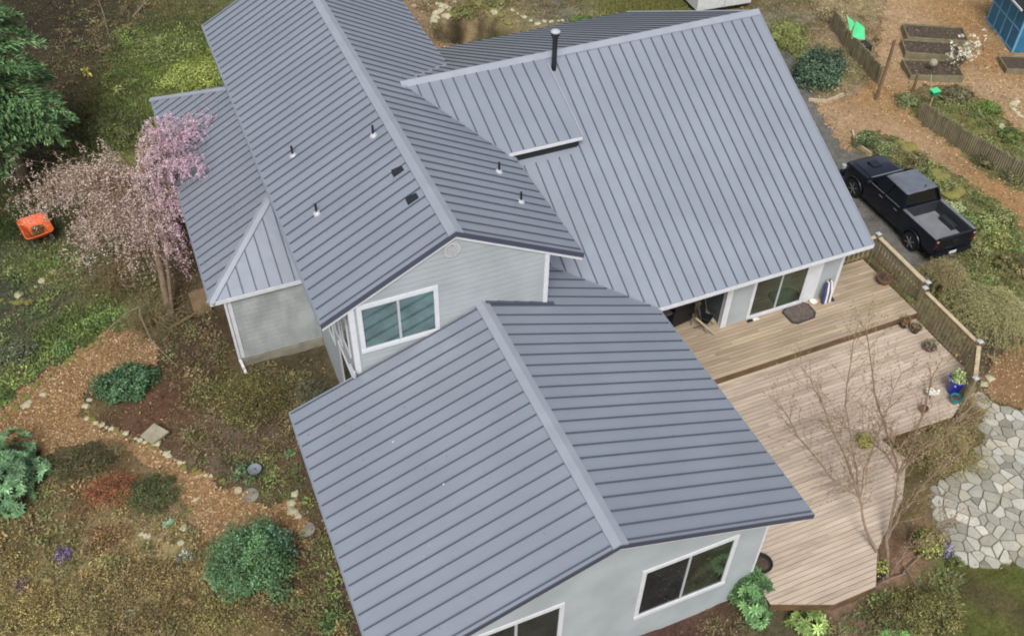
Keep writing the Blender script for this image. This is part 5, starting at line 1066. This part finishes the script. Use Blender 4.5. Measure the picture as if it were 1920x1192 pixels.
tag(leaf_mesh('weeds', P, rng.standard_normal((n,3))+[0,0,1], unit(rng.standard_normal((n,3))), .08, .03, pal([(120,84,36),(96,76,38),(130,112,48),(88,88,44)], n), 'leaf'), 'heap of brown weeds inside the orange wheelbarrow', 'weeds').location = (p.x, p.y, p.z)
bpy.data.objects['wheelbarrow'].scale = (1.34,1.34,1.2)
# ================================================================== PICKUP TRUCK
flat('paint', (62,65,78), .24, .85, var=.03, spec=.7); flat('tint', (12,15,19), .05, 0, spec=.8); flat('chrome', (190,194,200), .2, .9); flat('bedliner', (116,118,122), .7, 0, var=.12); flat('bedwall', (40,42,48), .6)
flat('tail', (64,20,22), .3); flat('lamp', (160,164,168), .2); flat('rim', (150,152,156), .35, .7); flat('plate', (196,198,196), .5); flat('rubber', (22,22,23), .9)
tk = thing('pickup_truck', 'black crew-cab pickup truck parked on the drive beyond the deck', 'pickup truck', (19.72, 4.02, -.6), math.radians(-1))
hw = .95
def rsec(y, w, z0, z1, r=.08, top=None):
    """cross-section at y: rounded rectangle, narrower at the top when top is given"""
    tw = top if top is not None else w; return [(-w+.03,y,z0),(w-.03,y,z0),(w,y,z0+.06),(w,y,z0+(z1-z0)*.55),(tw,y,z1-r),(tw-r*.3,y,z1-r*.3),(tw-r,y,z1),(-tw+r,y,z1),(-tw+r*.3,y,z1-r*.3),(-tw,y,z1-r),(-w,y,z0+(z1-z0)*.55),(-w,y,z0+.06)]
# bonnet and front clip
mb = MB(); mb.loft([rsec(2.86,.72,.42,.95,.06,.66), rsec(2.78,.86,.36,1.06,.08,.8), rsec(2.5,.93,.34,1.14,.09,.87), rsec(1.9,.95,.36,1.19,.09,.9), rsec(1.28,.95,.36,1.22,.09,.9)]); mb.build('front_body', 'paint', tk, smooth=True)
mb = MB(); mb.loft([[(-.62,2.62,1.12),(.62,2.62,1.12),(.6,2.6,1.155),(-.6,2.6,1.155)],[(-.7,2.0,1.18),(.7,2.0,1.18),(.66,2.0,1.225),(-.66,2.0,1.225)],[(-.76,1.35,1.2),(.76,1.35,1.2),(.72,1.35,1.25),(-.72,1.35,1.25)]]); mb.build('bonnet', 'paint', tk, smooth=True, bevel=.01)
mb = MB(); mb.box(-.22,.22,1.85,2.3,1.19,1.262); mb.build('bonnet_scoop', 'paint', tk, bevel=.03)
# lower cab
mb = MB(); mb.loft([rsec(1.28,.95,.36,1.24,.05,.9), rsec(-.86,.95,.36,1.26,.05,.9)]); mb.build('cab_body', 'paint', tk, smooth=True)
# greenhouse
def gh(y, w, z, yz): return [(-w, y, z), (w, y, z)]
mb = MB(); b = [(-.88,1.3,1.22),(.88,1.3,1.22),(.89,-.84,1.24),(-.89,-.84,1.24)]; r_ = [(-.66,.62,1.76),(.66,.62,1.76),(.70,-.62,1.78),(-.70,-.62,1.78)]
mb.loft([b, r_]); mb.build('glasshouse', 'tint', tk)
mb = MB(); mb.loft([[(-.69,.66,1.745),(.69,.66,1.745),(.73,-.66,1.765),(-.73,-.66,1.765)],[(-.69,.64,1.79),(.69,.64,1.79),(.73,-.68,1.81),(-.73,-.68,1.81)],[(-.62,.55,1.825),(.62,.55,1.825),(.66,-.6,1.845),(-.66,-.6,1.845)]]); mb.build('roof', mat('roof_sky_sheen', c(158,162,170), .28, .9, .15, 2), tk, bevel=.02, smooth=True)  # pale cab roof colour paints in the sky reflected on the black truck
for s_ in (-1,1):
    for (a, b2, w) in (((s_*.885,1.3,1.23),(s_*.68,.63,1.77),.09),((s_*.895,.22,1.25),(s_*.705,.12,1.77),.08),((s_*.895,-.84,1.25),(s_*.715,-.62,1.78),.2)):
        mb = MB(); mb.beam(a, b2, .05, w, up=(0,1,0)) ; mb.build('pillar', 'paint', tk, bevel=.01)
    mb = MB(); mb.tube([(s_*.93,1.2,1.235),(s_*.93,.24,1.25)], .018, 6); mb.build('window_trim', 'chrome', tk); mb = MB(); mb.tube([(s_*.93,.14,1.25),(s_*.92,-.7,1.26)], .018, 6); mb.build('window_trim', 'chrome', tk)
    for y in (.35,-.55):
        mb = MB(); mb.box(s_*.955-.015, s_*.955+.015, y-.1, y+.1, 1.04, 1.08); mb.build('door_handle', 'chrome', tk, bevel=.006)
    for y in (1.2,.18,-.84):
        mb = MB(); mb.box(s_*.951-.004, s_*.951+.004, y-.006, y+.006, .45, 1.2); mb.build('door_seam', 'rubber', tk)
    mb = MB(); mb.box(s_*1.06-.11, s_*1.06+.11, 1.0, 1.09, 1.2, 1.36); mi_ = mb.build('side_mirror', 'paint', tk, bevel=.03)
    mb = MB(); mb.box(s_*.9-.09, s_*.9+.07, 2.7, 2.86, .78, .95); mb.build('headlight', 'lamp', tk, bevel=.03)
    # rear quarter with wheel arch
    arc = [(-1.78 + .5*math.cos(a), .42 + .5*math.sin(a)) for a in np.linspace(PI, 0, 14)]; pr = [(-2.88,.62),(-2.28,.5)] + [p_ for p_ in arc if p_[1] > .5] + [(-1.27,.4),(-.86,.4),(-.86,1.3),(-2.88,1.3)]
    pr = [(-2.88,.6),(-2.28,.6)] + [p_ for p_ in arc if p_[1] > .6] + [(-1.28,.38),(-.865,.38),(-.865,1.29),(-2.86,1.29),(-2.9,1.2)]
    mb = MB(); x0 = s_*.95; mb.prism([(x0, y, z) for y, z in pr], (-s_*.13,0,0)); mb.build('bed_side', 'paint', tk, bevel=.012)
    mb = MB(); mb.box(min(s_*.955,s_*.82), max(s_*.955,s_*.82), -2.84, -.9, 1.292, 1.315); mb.build('bed_rail', 'rim', tk, bevel=.005)
    for yw in (1.86,-1.78):
        mb = MB(); pts = [(s_*.99, yw + .475*math.cos(a), .42 + .475*math.sin(a)) for a in np.linspace(PI*1.02, -.06, 16)]; mb.tube(pts, .04, 6); mb.build('wheel_flare', 'paint', tk, smooth=True)
        if yw > 0: 
            mb = MB(); mb.tube([(s_*.9,yw,.42),(s_*.957,yw,.42)], .44, 28); mb.build('wheel_well', 'rubber', tk)
        wh = thing('wheel', None, None); wh.parent = tk; wh.location = (s_*.87, yw, .4); wh.rotation_euler = (0, PI/2, 0)
        mb = MB(); mb.lathe((0,0,0), [(.25,-.13),(.38,-.13),(.4,-.1),(.4,.1),(.38,.13),(.25,.13)], 28); mb.build('tyre', 'rubber', wh, smooth=True)
        mb = MB(); mb.lathe((0,0,0), [(.26,-.1),(.26,.1)], 24)
        for q_ in range(6):
            a = q_*PI/3; mb.beam((.05*math.cos(a),.05*math.sin(a),s_*.12),(.25*math.cos(a),.25*math.sin(a),s_*.115),.03,.075,up=(0,0,1))
        mb.lathe((0,0,s_*.12), [(.06,-.02),(.06,.02)], 14); mb.build('rim', 'rim', wh)
    mb = MB(); mb.box(s_*.86-.09, s_*.86+.093, -2.915, -2.86, .86, 1.24); mb.build('taillight', 'tail', tk, bevel=.015)
    mb = MB(); mb.box(s_*.86-.05, s_*.86+.05, -2.925, -2.9, 1.17, 1.23); mb.build('reversing_lamp', 'lamp', tk, bevel=.01)
mb = MB(); mb.box(-.82,.82,-2.8,-.88,.72,.78); mb.build('bed_floor', 'bedliner', tk)
mb = MB(); mb.box(-.819,-.78,-2.78,-.9,.78,1.28); mb.box(.78,.819,-2.78,-.9,.78,1.28); mb.box(-.78,.78,-.93,-.87,.78,1.28); mb.box(-.78,.78,-2.8,-2.76,.78,1.24)
mb.box(-.78,-.56,-2.15,-1.4,.78,.98); mb.box(.56,.78,-2.15,-1.4,.78,.98); mb.build('bed_liner', 'bedwall', tk, bevel=.008)
mb = MB(); mb.box(-.77,.77,-2.9,-2.81,.62,1.29); mb.build('tailgate', 'paint', tk, bevel=.02)
mb = MB(); mb.box(-.13,.13,-2.925,-2.9,1.05,1.1); mb.build('tailgate_handle', 'rubber', tk, bevel=.008)
mb = MB(); mb.box(-.9,-.2,-3.03,-2.88,.46,.62); mb.box(.2,.9,-3.03,-2.88,.46,.62); mb.box(-.2,.2,-3.0,-2.88,.44,.56); mb.build('rear_bumper', 'paint', tk, bevel=.03)
mb = MB(); mb.box(-.17,.17,-3.01,-2.985,.5,.62); mb.build('licence_plate', 'plate', tk, bevel=.005)
mb = MB(); mb.box(-.93,.93,2.72,2.93,.38,.62); mb.build('front_bumper', 'paint', tk, bevel=.04); mb = MB(); mb.box(-.6,.6,2.84,2.875,.66,.93); mb.build('grille', 'rubber', tk, bevel=.02)
mb = MB(); mb.box(-.8,.8,-2.7,2.6,.3,.45); mb.build('chassis', 'rubber', tk)
mb = MB(); mb.box(-.14,.14,-.72,-.68,1.76,1.8); mb.build('brake_lamp', 'tail', tk, bevel=.006)
mb = MB(); mb.beam((-.75,1.32,1.25),(.75,1.32,1.25),.05,.02); mb.build('cowl', 'chrome', tk)
for s_ in (-.3,.3):
    mb = MB(); mb.beam((s_,1.27,1.26),(s_+.4,1.1,1.41),.02,.015); mb.build('wiper', 'rubber', tk)
mb = MB(); mb.lathe((.25,-.5,1.84), [(.03,0),(.03,.03),(.01,.07)], 8); mb.build('antenna', 'rubber', tk)
# ================================================================== GARDEN BEYOND THE ROOF
flat('wood', (112,92,68), .9, bump=.4, bscale=20, var=.25); flat('woodgrey', (126,114,92), .9, bump=.5, bscale=18, var=.3, col2=c(112,106,82)); flat('green', (72,190,128), .5, var=.06); flat('greend', (28,118,78), .5); flat('blue', (44,104,134), .6, var=.1); flat('bluel', (96,150,186), .6)
flat('whitevan', (190,192,192), .5)
def planter(cs, label, zt=.42):
    P = [gt(u, v, zt) for u, v in cs]; ctr = sum((Vector((p_.x, p_.y, 0)) for p_ in P), Vector()) / 4
    ax = ((P[1]-P[0]) + (P[2]-P[3])); a = math.atan2(ax.y, ax.x); L = ax.length/2; wd_ = ((P[3]-P[0]).length + (P[2]-P[1]).length)/2
    ay = ((P[3]-P[0]) + (P[2]-P[1])) ; ly = abs(-math.sin(a)*ay.x + math.cos(a)*ay.y)/2
    z = H(ctr.x, ctr.y); t = thing('raised_bed', label, 'raised bed', (ctr.x, ctr.y, z), a, 'raised wooden beds'); L = max(L, 1.2)/2; w = max(ly, .55)/2
    for q in ((-L,L,-w-.05,-w,), (-L,L,w,w+.05), (-L-.05,-L,-w-.05,w+.05), (L,L+.05,-w-.05,w+.05)):
        mb = MB(); mb.box(q[0],q[1],q[2],q[3],-.1,zt); mb.build('plank', 'woodgrey', t, bevel=.006)
    mb = MB(); mb.box(-L+.002,L-.002,-w+.002,w-.002,0,zt-.07); mb.build('earth', 'soil', t)
    n = 260; P_ = np.stack([rng.uniform(-L,L,n), rng.uniform(-w,w,n), np.full(n, zt-.06)],1); dg_ = leaf_mesh('dead_growth', P_, rng.standard_normal((n,3))+[0,0,1], unit(rng.standard_normal((n,3))), .12, .03, pal([(120,108,84),(92,86,66),(140,130,104)], n), 'leaf', t); dg_['kind'] = 'stuff'
    return t
planter([(1698,66),(1818,77),(1800,51),(1700,46)], 'farthest of the three raised beds, nearly bare soil')
planter([(1699,97),(1801,103),(1793,80),(1694,72)], 'middle raised bed with a pale front plank')
planter([(1706,137),(1812,140),(1785,110),(1699,110)], 'nearest raised bed, under the white-flowered shrub')
p = g(1752,112,.35); mb = MB(); mb.lathe((0,0,0), [(.02,-.2),(.12,-.16),(.19,-.06),(.2,.04),(.15,.14),(.06,.19),(.01,.2)], 18); tag(mb.build('stone_ball', 'slab', smooth=True, loc=(p.x,p.y,.18)), 'grey stone ball sitting on the nearest raised bed', 'stone ball')
# stake fences
def stakes(line, hh, label, zb=0, tint='woodgrey'):
    P = [gt(u, v) for u, v in line]; t = thing('stake_fence', label, 'fence', (P[0].x, P[0].y, P[0].z)); o = P[0]; n_ = 0
    for a, b in zip(P[:-1], P[1:]):
        L = (b-a).length; n = int(L/.105); dv = (b-a)/n; nv = Vector((-dv.y, dv.x, 0)).normalized()
        for i in range(n):
            q = a + dv*(i+.5) + nv*random.uniform(-.012,.012) - o; q.z = H(a.x+dv.x*i, a.y+dv.y*i) - o.z - .1; h1 = hh + random.uniform(-.07,.07); mb = MB(); r = .05
            mb.tube([q, q + Vector((random.uniform(-.02,.02), random.uniform(-.02,.02), h1 + .1))], [r, r*.9], 7)
            if n_ < 95: mb.build('stake', tint, t)
            n_ += 1
        for z in (.3, hh-.22):
            mb = MB(); mb.beam(a - o + nv*.07 + Vector((0,0,z)), b - o + nv*.07 + Vector((0,0,z)), .04, .08); mb.build('rail', tint, t)
    return t
stakes([(1720,224),(1803,281),(1918,346),(1960,372)], .95, 'long weathered stake fence running toward the right edge')
stakes([(1556,52),(1590,100),(1646,160)], .95, 'shorter stake fence behind the dark blue-green shrub')
def upost(u, v, vt, r, label, m='wood', name='wooden_post'):
    b = gt(u, v); h_ = zfor(b, vt); mb = MB(); mb.tube([(0,0,-.1),(.02,0,h_*.5),(0,.01,h_)], [r*1.15,r,r*.9], 9); return tag(mb.build(name, m, smooth=True, loc=tuple(b)), label, 'post'), b, h_
upost(1642,188,76,.075,'tall brown post standing at the end of the shorter stake fence')
upost(1709,176,140,.07,'short brown post at the start of the longer stake fence')
pb = gt(1741,205); hp = zfor(pb, 178); t = thing('birdhouse', 'green box birdhouse on a slim pole above the stake fence', 'birdhouse', tuple(pb)); mb = MB(); mb.tube([(0,0,-.1),(0,0,hp)], .03, 8); mb.build('pole', 'railtop', t)
mb = MB(); mb.box(-.18,.18,-.12,.12,hp,hp+.2); mb.build('box', 'greend', t, bevel=.01); mb = MB(); mb.prism([(-.22,-.16,hp+.2),(.22,-.16,hp+.2),(.22,.16,hp+.24),(-.22,.16,hp+.24)], (0,0,.03)); mb.build('roof', 'green', t)
mb = MB(); mb.tube([(-.1,.1,hp),(-.32,.25,hp+.95)], .02, 6); mb.build('perch_stick', 'railtop', t)
# green folded panels on a black bin
p = gt(1612, 108); t = thing('compost_bin', 'black bin with two slanting bright green lid panels behind the fence', 'compost bin', tuple(p))
mb = MB(); mb.loft([[(-.35,-.35,0),(.35,-.35,0),(.35,.35,0),(-.35,.35,0)],[(-.3,-.3,.75),(.3,-.3,.75),(.3,.3,.75),(-.3,.3,.75)]]); mb.build('bin', 'blackrough', t, bevel=.02)
W2 = lambda u, v, z: Vector(g(u, v, p.z + z)) - p
for q in ([(1597,73,.8),(1622,75,.8),(1621,52,1.15),(1606,40,1.25)], [(1595,60,.9),(1600,52,.95),(1603,43,1.25),(1589,30,1.4)]):
    a = [W2(*k) for k in q]; mb = MB(); mb.prism(a, Vector((-.01,.03,.01))); mb.build('lid_panel', 'green', t)
# blue shed
A_ = gt(1850, 40); B_ = gt(1896, 100); d = (B_ - A_); d.z = 0; L = d.length; a = math.atan2(d.y, d.x); t = thing('shed', 'blue garden shed with pale blue window bars at the top right', 'shed', (A_.x, A_.y, A_.z - .03), a); D_ = 3.0; Hh = 2.2
mb = MB(); mb.box(0,L,0,D_,-.1,Hh); mb.build('wall', 'blue', t)
for x0 in np.linspace(0, L, 5): mb = MB(); mb.box(x0-.04,x0+.04,-.035,-.003,0,Hh); mb.build('batten', 'bluel', t)
for z in (.04, Hh*.5): mb = MB(); mb.box(.041,L-.041,-.03,-.002,z,z+.07); mb.build('rail', 'bluel', t)
for x0 in (L+.003,): 
    for y0 in (.0, 1.0, 2.0, 2.92): mb = MB(); mb.box(L+.003,L+.035,y0,y0+.08,0,Hh); mb.build('batten', 'bluel', t)
mb = MB(); mb.box(L+.003,L+.04,1.1,1.9,.05,2.0); dr = mb.build('door', mat('shed_door', c(28,62,84), .6), t); mb = MB(); mb.box(L+.04,L+.07,1.8,1.84,.9,1.05); mb.build('handle', 'chrome', dr)
mb = MB(); mb.prism([(-.2,-.25,Hh),(-.2,D_+.25,Hh),(-.2,D_/2,Hh+.9)], (L+.4,0,0)); mb.build('roof', 'blackrough', t)
mb = MB(); mb.box(.1,L-.1,-.33,-.27,Hh-.05,Hh+.03); mb.build('gutter', 'white', t)
p = gt(1912,128); mb = MB(); t = thing('raised_bed', 'small dark raised bed in front of the blue shed', 'raised bed', tuple(p), math.radians(-25), 'raised wooden beds')
for q in ((-.9,.9,-.65,-.6),(-.9,.9,.6,.65),(-.95,-.9,-.65,.65),(.9,.95,-.65,.65)): mb = MB(); mb.box(*q,-.1,.3); mb.build('plank','woodgrey',t)
mb = MB(); mb.box(-.899,.899,-.599,.599,0,.24); mb.build('earth','soil',t)
# white box trailer behind the roof ridge
p = gt(1352, 22); t = thing('box_trailer', 'white box trailer standing behind the roof ridge at the top', 'trailer', (p.x, p.y, p.z), math.radians(-4)); mb = MB(); mb.box(-1.6,1.6,-.2,2.2,.35,2.0); mb.build('box', 'whitevan', t, bevel=.03)
mb = MB(); mb.box(-.02,.02,-.22,-.203,.35,1.98); mb.build('seam', 'pvc', t); mb = MB(); mb.box(-1.55,1.55,-.1,2.1,.2,.34); mb.build('frame', 'black', t)
for x in (-1.0,1.0):
    for y in (.1, 1.9): mb = MB(); mb.lathe((0,0,0), [(.28,-.08),(.3,-.05),(.3,.05),(.28,.08)], 20); w_ = mb.build('wheel', 'rubber', t, smooth=True, loc=(x,y,.3)); w_.rotation_euler = (PI/2,0,0)
# curved bed edging by the drive
for L_, lab in (([(1597,248),(1601,268),(1618,282),(1632,292)],'curved pale timber edging of the bed by the pickup'),([(1515,190),(1550,193),(1580,180)],'curved low edging in front of the dark blue-green shrub')):
    P = [Vector(gt(*q)) + Vector((0,0,.06)) for q in L_]; mb = MB()
    for a, b in zip(P[:-1], P[1:]): mb.beam(a, b, .08, .2)
    tag(mb.build('bed_edging', 'railtop', bevel=.004), lab, 'edging')
# timber boards by the lean-to wall under the cherry
p = g(372,555,.6); mb = MB(); mb.box(-.3,.3,-.04,.04,-.9,.35); o_ = mb.build('leaning_board', 'wood', loc=(p.x,p.y,.45)); o_.rotation_euler=(math.radians(-16),0,math.radians(8)); tag(o_, 'upright timber board leaning by the lean-to corner', 'board')
p = gt(342,607); mb = MB(); mb.beam((-.5,-.2,.1),(.55,.15,.2),.07,.07); tag(mb.build('timber_rail','wood',loc=tuple(p)), 'weathered rail lying on the ground near the lean-to corner', 'timber')
# ================================================================== ON THE DECK
flat('cobalt', (34,42,150), .25, spec=.6); flat('teal', (32,122,132), .3, spec=.6); flat('plum', (112,62,90), .45); flat('clay', (104,72,60), .7); flat('potblack', (34,34,36), .6); flat('denim', (58,66,110), .8); flat('cream', (214,210,200), .6)
flat('mat', (92,82,76), .95, var=.3, scale=12, bump=.5); flat('matedge', (60,52,48), .95); flat('grillbk', (30,32,34), .5, .3)
def pot(x, y, z, r, h_, m, label, plant=None, cat='plant pot', group=None, belly=1.0, name='plant_pot'):
    t = thing(name, label, cat, (x, y, z), 0, group); mb = MB()
    mb.lathe((0,0,0), [(r*.62,0),(r*.8*belly,h_*.4),(r*.97*belly,h_*.8),(r*1.04,h_*.92),(r*1.05,h_),(r*.93,h_),(r*.9,h_*.86)], 26); mb.build('pot', m, t, smooth=True)
    mb = MB(); mb.lathe((0,0,h_*.84), [(r*.9,0),(r*.5,.02),(.01,.03)], 20); mb.build('soil', 'soil', t)
    if plant:
        cols, n, L, Wd, rr, hh = plant; d, nn = shell(n, rr, rr, hh, .8, 0); P = d + [0,0,h_*.9]; N = nn + rng.standard_normal(d.shape)*.4
        leaf_mesh('foliage', P, N, unit(rng.standard_normal(d.shape) + nn*.6), L*rng.uniform(.6,1.3,len(d)), Wd, pal(cols, len(d), .2), 'leaf', t)
        twig_mesh('stem', [(np.array([0,0,h_*.8]), d[i] + [0,0,h_*.9], .006, .003) for i in range(0, len(d), max(1, len(d)//40))], (110,104,66), 'petal', t)
    return t
def at(u, v, z): q = g(u, v, z); return q.x, q.y
x, y = at(1788,741,ZL); pot(x+.08, y+.16, ZL, .29, .62, 'cobalt', 'tall cobalt blue glazed pot full of green plants on the deck corner', ([(140,176,84),(110,150,66),(160,190,120),(196,204,150)], 520, .13,.05,.26,.36), belly=.95)
x, y = at(1783,748,ZL); pot(x, y-.14, ZL, .17, .26, 'teal', 'small teal pot standing in front of the cobalt blue pot')
x, y = at(1741,655,ZL); pot(x, y, ZL, .21, .2, 'plum', 'squat plum-purple pot with grey-green plants near the railing', ([(112,116,84),(96,104,76),(130,124,96)], 260, .09,.03,.26,.25), belly=1.1)
x, y = at(1655,530,ZD); pot(x, y, ZD, .26, .28, 'clay', 'round brown clay pot on the upper deck by the railing', ([(120,96,74),(96,84,66)], 120, .1,.02,.22,.3), belly=1.12)
x, y = at(1693,612,ZL); pot(x, y, ZL, .17, .24, 'potblack', 'left of two black nursery pots at the deck step, with dry stalks', ([(166,130,92),(140,104,72),(120,92,70)], 170, .12,.025,.2,.3))
x, y = at(1714,622,ZL); pot(x, y, ZL, .18, .26, 'potblack', 'right of two black nursery pots at the deck step', ([(150,124,90),(120,104,72)], 130, .12,.025,.2,.25))
x, y = at(1617,835,ZL); pot(x, y, ZL, .2, .26, 'clay', 'pot of yellow-green foliage on the lower deck edge beneath the bare tree', ([(176,176,40),(146,152,44),(120,124,50),(196,190,56)], 420, .1,.04,.3,.25))
x, y = at(1428,1062,ZL); pot(x, y+.05, ZL-.3, .3, .45, 'potblack', 'black tub behind the whorled green shrub at the house corner')
x, y = at(1655,1052,ZL); pot(x, y, H(x,y), .24, .6, 'potblack', 'black pot with yellow flowers against the foot of the bare tree', ([(190,180,50),(120,136,60),(96,112,60)], 300, .09,.04,.3,.3))
q = gt(1738,1035); pot(q.x, q.y+.1, q.z, .42, .32, 'potblack', 'wide black planter overflowing with yellow-green foliage by the flagstones', ([(150,158,56),(110,124,52),(176,176,70),(92,104,48)], 900, .11,.045,.5,.35), belly=1.0)
x, y = at(1742,742,ZL); t = thing('wire_stand', 'small white-rimmed bowl on a dark stand on the lower deck', 'bowl', (x, y, ZL)); mb = MB(); mb.lathe((0,0,.18), [(.1,-.04),(.16,.0),(.175,.03),(.145,.03),(.12,.0),(.02,-.01)], 22); mb.build('bowl', 'cream', t, smooth=True)
for k in range(3): a = k*2.09; mb = MB(); mb.tube([(.05*math.cos(a),.05*math.sin(a),.16),(.13*math.cos(a),.13*math.sin(a),0)], .012, 6); mb.build('leg', 'potblack', t)
x, y = at(1757,738,ZL); mb = MB(); mb.lathe((0,0,0), [(.05,0),(.07,.05),(.045,.1),(.06,.16),(.02,.2)], 12); tag(mb.build('deck_ornament', 'cream', smooth=True, loc=(x,y,ZL)), 'little cream ornament beside the white-rimmed bowl', 'ornament')
x, y = at(1730,770,ZL); mb = MB(); mb.lathe((0,0,0), [(.1,0),(.15,.1),(.15,.16),(.13,.16),(.1,.06)], 16); tag(mb.build('plant_saucer', 'clay', smooth=True, loc=(x,y,ZL)), 'shallow brown saucer below the white-rimmed bowl', 'saucer')
# doormat
pts = [(1465,586),(1474,574),(1502,566),(1516,570),(1530,586),(1528,596),(1496,608),(1484,606)]
P = [g(u, v, ZD) for u, v in pts]; t = thing('doormat', 'dark octagonal doormat in front of the sliding door', 'doormat', (P[0].x, P[0].y, ZD)); o = P[0]; ctr = sum(P, Vector())/8
mb = MB(); mb.prism([Vector((p_.x, p_.y, ZD+.004)) - o for p_ in P], (0,0,.015)); mb.build('border', 'matedge', t)
mb = MB(); mb.prism([Vector((p_.x, p_.y, ZD+.019)) - o + (Vector((ctr.x-p_.x, ctr.y-p_.y, 0)))*.14 for p_ in P], (0,0,.008)); mb.build('pile', 'mat', t)
# blue and white golf-bag like bundle leaning by the door
x, y = at(1545,563,ZD); t = thing('folded_chair_bag', 'dark blue and white folded chair bundle leaning on the wall by the sliding door', 'folding chair', (x, y-.02, ZD))
for dx, m_ in ((-.14,'denim'),(-.05,'cream'),(.03,'denim'),(.11,'cream')):
    mb = MB(); mb.loft([[(dx-.045,-.14,0),(dx+.045,-.14,0),(dx+.045,-.03,0),(dx-.045,-.03,0)],[(dx-.05,-.1,.45),(dx+.05,-.1,.45),(dx+.05,.02,.45),(dx-.05,.02,.45)],[(dx*.7-.03,.0,.86),(dx*.7+.03,.0,.86),(dx*.7+.03,.1,.86),(dx*.7-.03,.1,.86)]]); mb.build('fabric_panel', m_, t, bevel=.012)
mb = MB(); mb.tube([(0,-.02,.2),(.0,.06,.98)], .022, 8); mb.build('frame_tube', 'potblack', t)
x, y = at(1558,560,ZD); mb = MB(); mb.loft([[(-.06,-.13,0),(.06,-.13,0),(.05,.13,0),(-.05,.13,0)],[(-.05,-.11,.05),(.05,-.11,.05),(.045,.12,.1),(-.045,.12,.1)]]); tag(mb.build('boot', 'potblack', bevel=.02, loc=(x,y-.02,ZD)), 'black boot on the deck beside the blue bundle', 'boot')
x, y = at(1524,568,ZD); mb = MB(); mb.lathe((0,0,0), [(.08,0),(.13,.06),(.14,.09),(.12,.09),(.07,.02)], 18); tag(mb.build('pet_bowl', 'cream', smooth=True, loc=(x,y,ZD)), 'white bowl between the doormat and the blue bundle', 'bowl')
for (u, v), m_, lab in (((1407,602),'potblack','dark shoe at the foot of the door frame'),((1417,599),'cream','pale shoe beside the dark one at the door frame')):
    x, y = at(u,v,ZD); mb = MB(); mb.loft([[(-.13,-.045,0),(-.13,.045,0),(-.13,.04,.07),(-.13,-.04,.07)],[(0,-.045,0),(0,.045,0),(0,.035,.08),(0,-.035,.08)],[(.13,-.04,0),(.13,.04,0),(.12,.03,.035),(.12,-.03,.035)]]); tag(mb.build('shoe', m_, bevel=.012, loc=(x,y,ZD), smooth=True), lab, 'shoe')
# things stored in the recessed porch
x, y = at(1270,625,ZD); t = thing('barbecue', 'covered black barbecue grill in the shaded porch', 'barbecue', (x+.25, y+.5, ZD), math.radians(8))
mb = MB(); mb.loft([[(-.45,-.28,.15),(.45,-.28,.15),(.45,.28,.15),(-.45,.28,.15)],[(-.45,-.28,.85),(.45,-.28,.85),(.45,.28,.85),(-.45,.28,.85)]]); mb.build('cabinet','grillbk',t,bevel=.02)
mb = MB(); mb.loft([[(-.4,-.27,.855),(.4,-.27,.855),(.4,.27,.855),(-.4,.27,.855)],[(-.38,-.22,1.05),(.38,-.22,1.05),(.38,.25,1.1),(-.38,.25,1.1)],[(-.36,-.08,1.15),(.36,-.08,1.15),(.36,.16,1.17),(-.36,.16,1.17)]]); mb.build('lid','grillbk',t,bevel=.03)
for s_ in (-1,1):
    mb = MB(); mb.box(min(s_*.46,s_*.75),max(s_*.46,s_*.75),-.22,.22,.8,.83); mb.build('side_shelf','steel',t,bevel=.005)
    mb = MB(); mb.lathe((0,0,0), [(.07,-.02),(.08,0),(.07,.02)], 14); w_ = mb.build('wheel','rubber',t,loc=(s_*.4,.2,.08)); w_.rotation_euler=(0,PI/2,0)
def pchair(loc, rz, label, tilt=0):
    t = thing('patio_chair', label, 'chair', loc, rz, 'folding chairs in the porch')
    for s_ in (-1,1):
        mb = MB(); mb.tube([(s_*.26,-.25,0),(s_*.26,.02,.42),(s_*.25,.2,1.0)], .014, 8); mb.build('frame_side','steel',t,smooth=True)
        mb = MB(); mb.tube([(s_*.26,.25,0),(s_*.26,-.22,.46)], .014, 8); mb.build('leg','steel',t,smooth=True)
        mb = MB(); mb.beam((s_*.28,-.26,.62),(s_*.28,.14,.64),.05,.025); mb.build('armrest','potblack',t,bevel=.006)
    mb = MB(); mb.prism([(-.25,-.22,.43),(.25,-.22,.43),(.25,.1,.4),(-.25,.1,.4)],(0,0,.015)); mb.build('seat','grillbk',t)
    mb = MB(); mb.prism([(-.24,.07,.45),(.24,.07,.45),(.24,.2,.98),(-.24,.2,.98)],(0,.012,0)); mb.build('backrest','grillbk',t)
    return t
x, y = at(1318,612,ZD); pchair((x, y, ZD), math.radians(35), 'folding chair with grey metal frame nearest the white porch corner'); 
x, y = at(1290,622,ZD); pchair((x+.1, y+.55, ZD), math.radians(-20), 'folding chair farther back beside the barbecue')
mb = MB(); a = g(1305,596,ZD+.8); b = g(1342,628,ZD+.03); mb.beam(a, b, .05, .04); tag(mb.build('wooden_pole','railtop'), 'pale wooden pole leaning across the porch opening', 'pole')
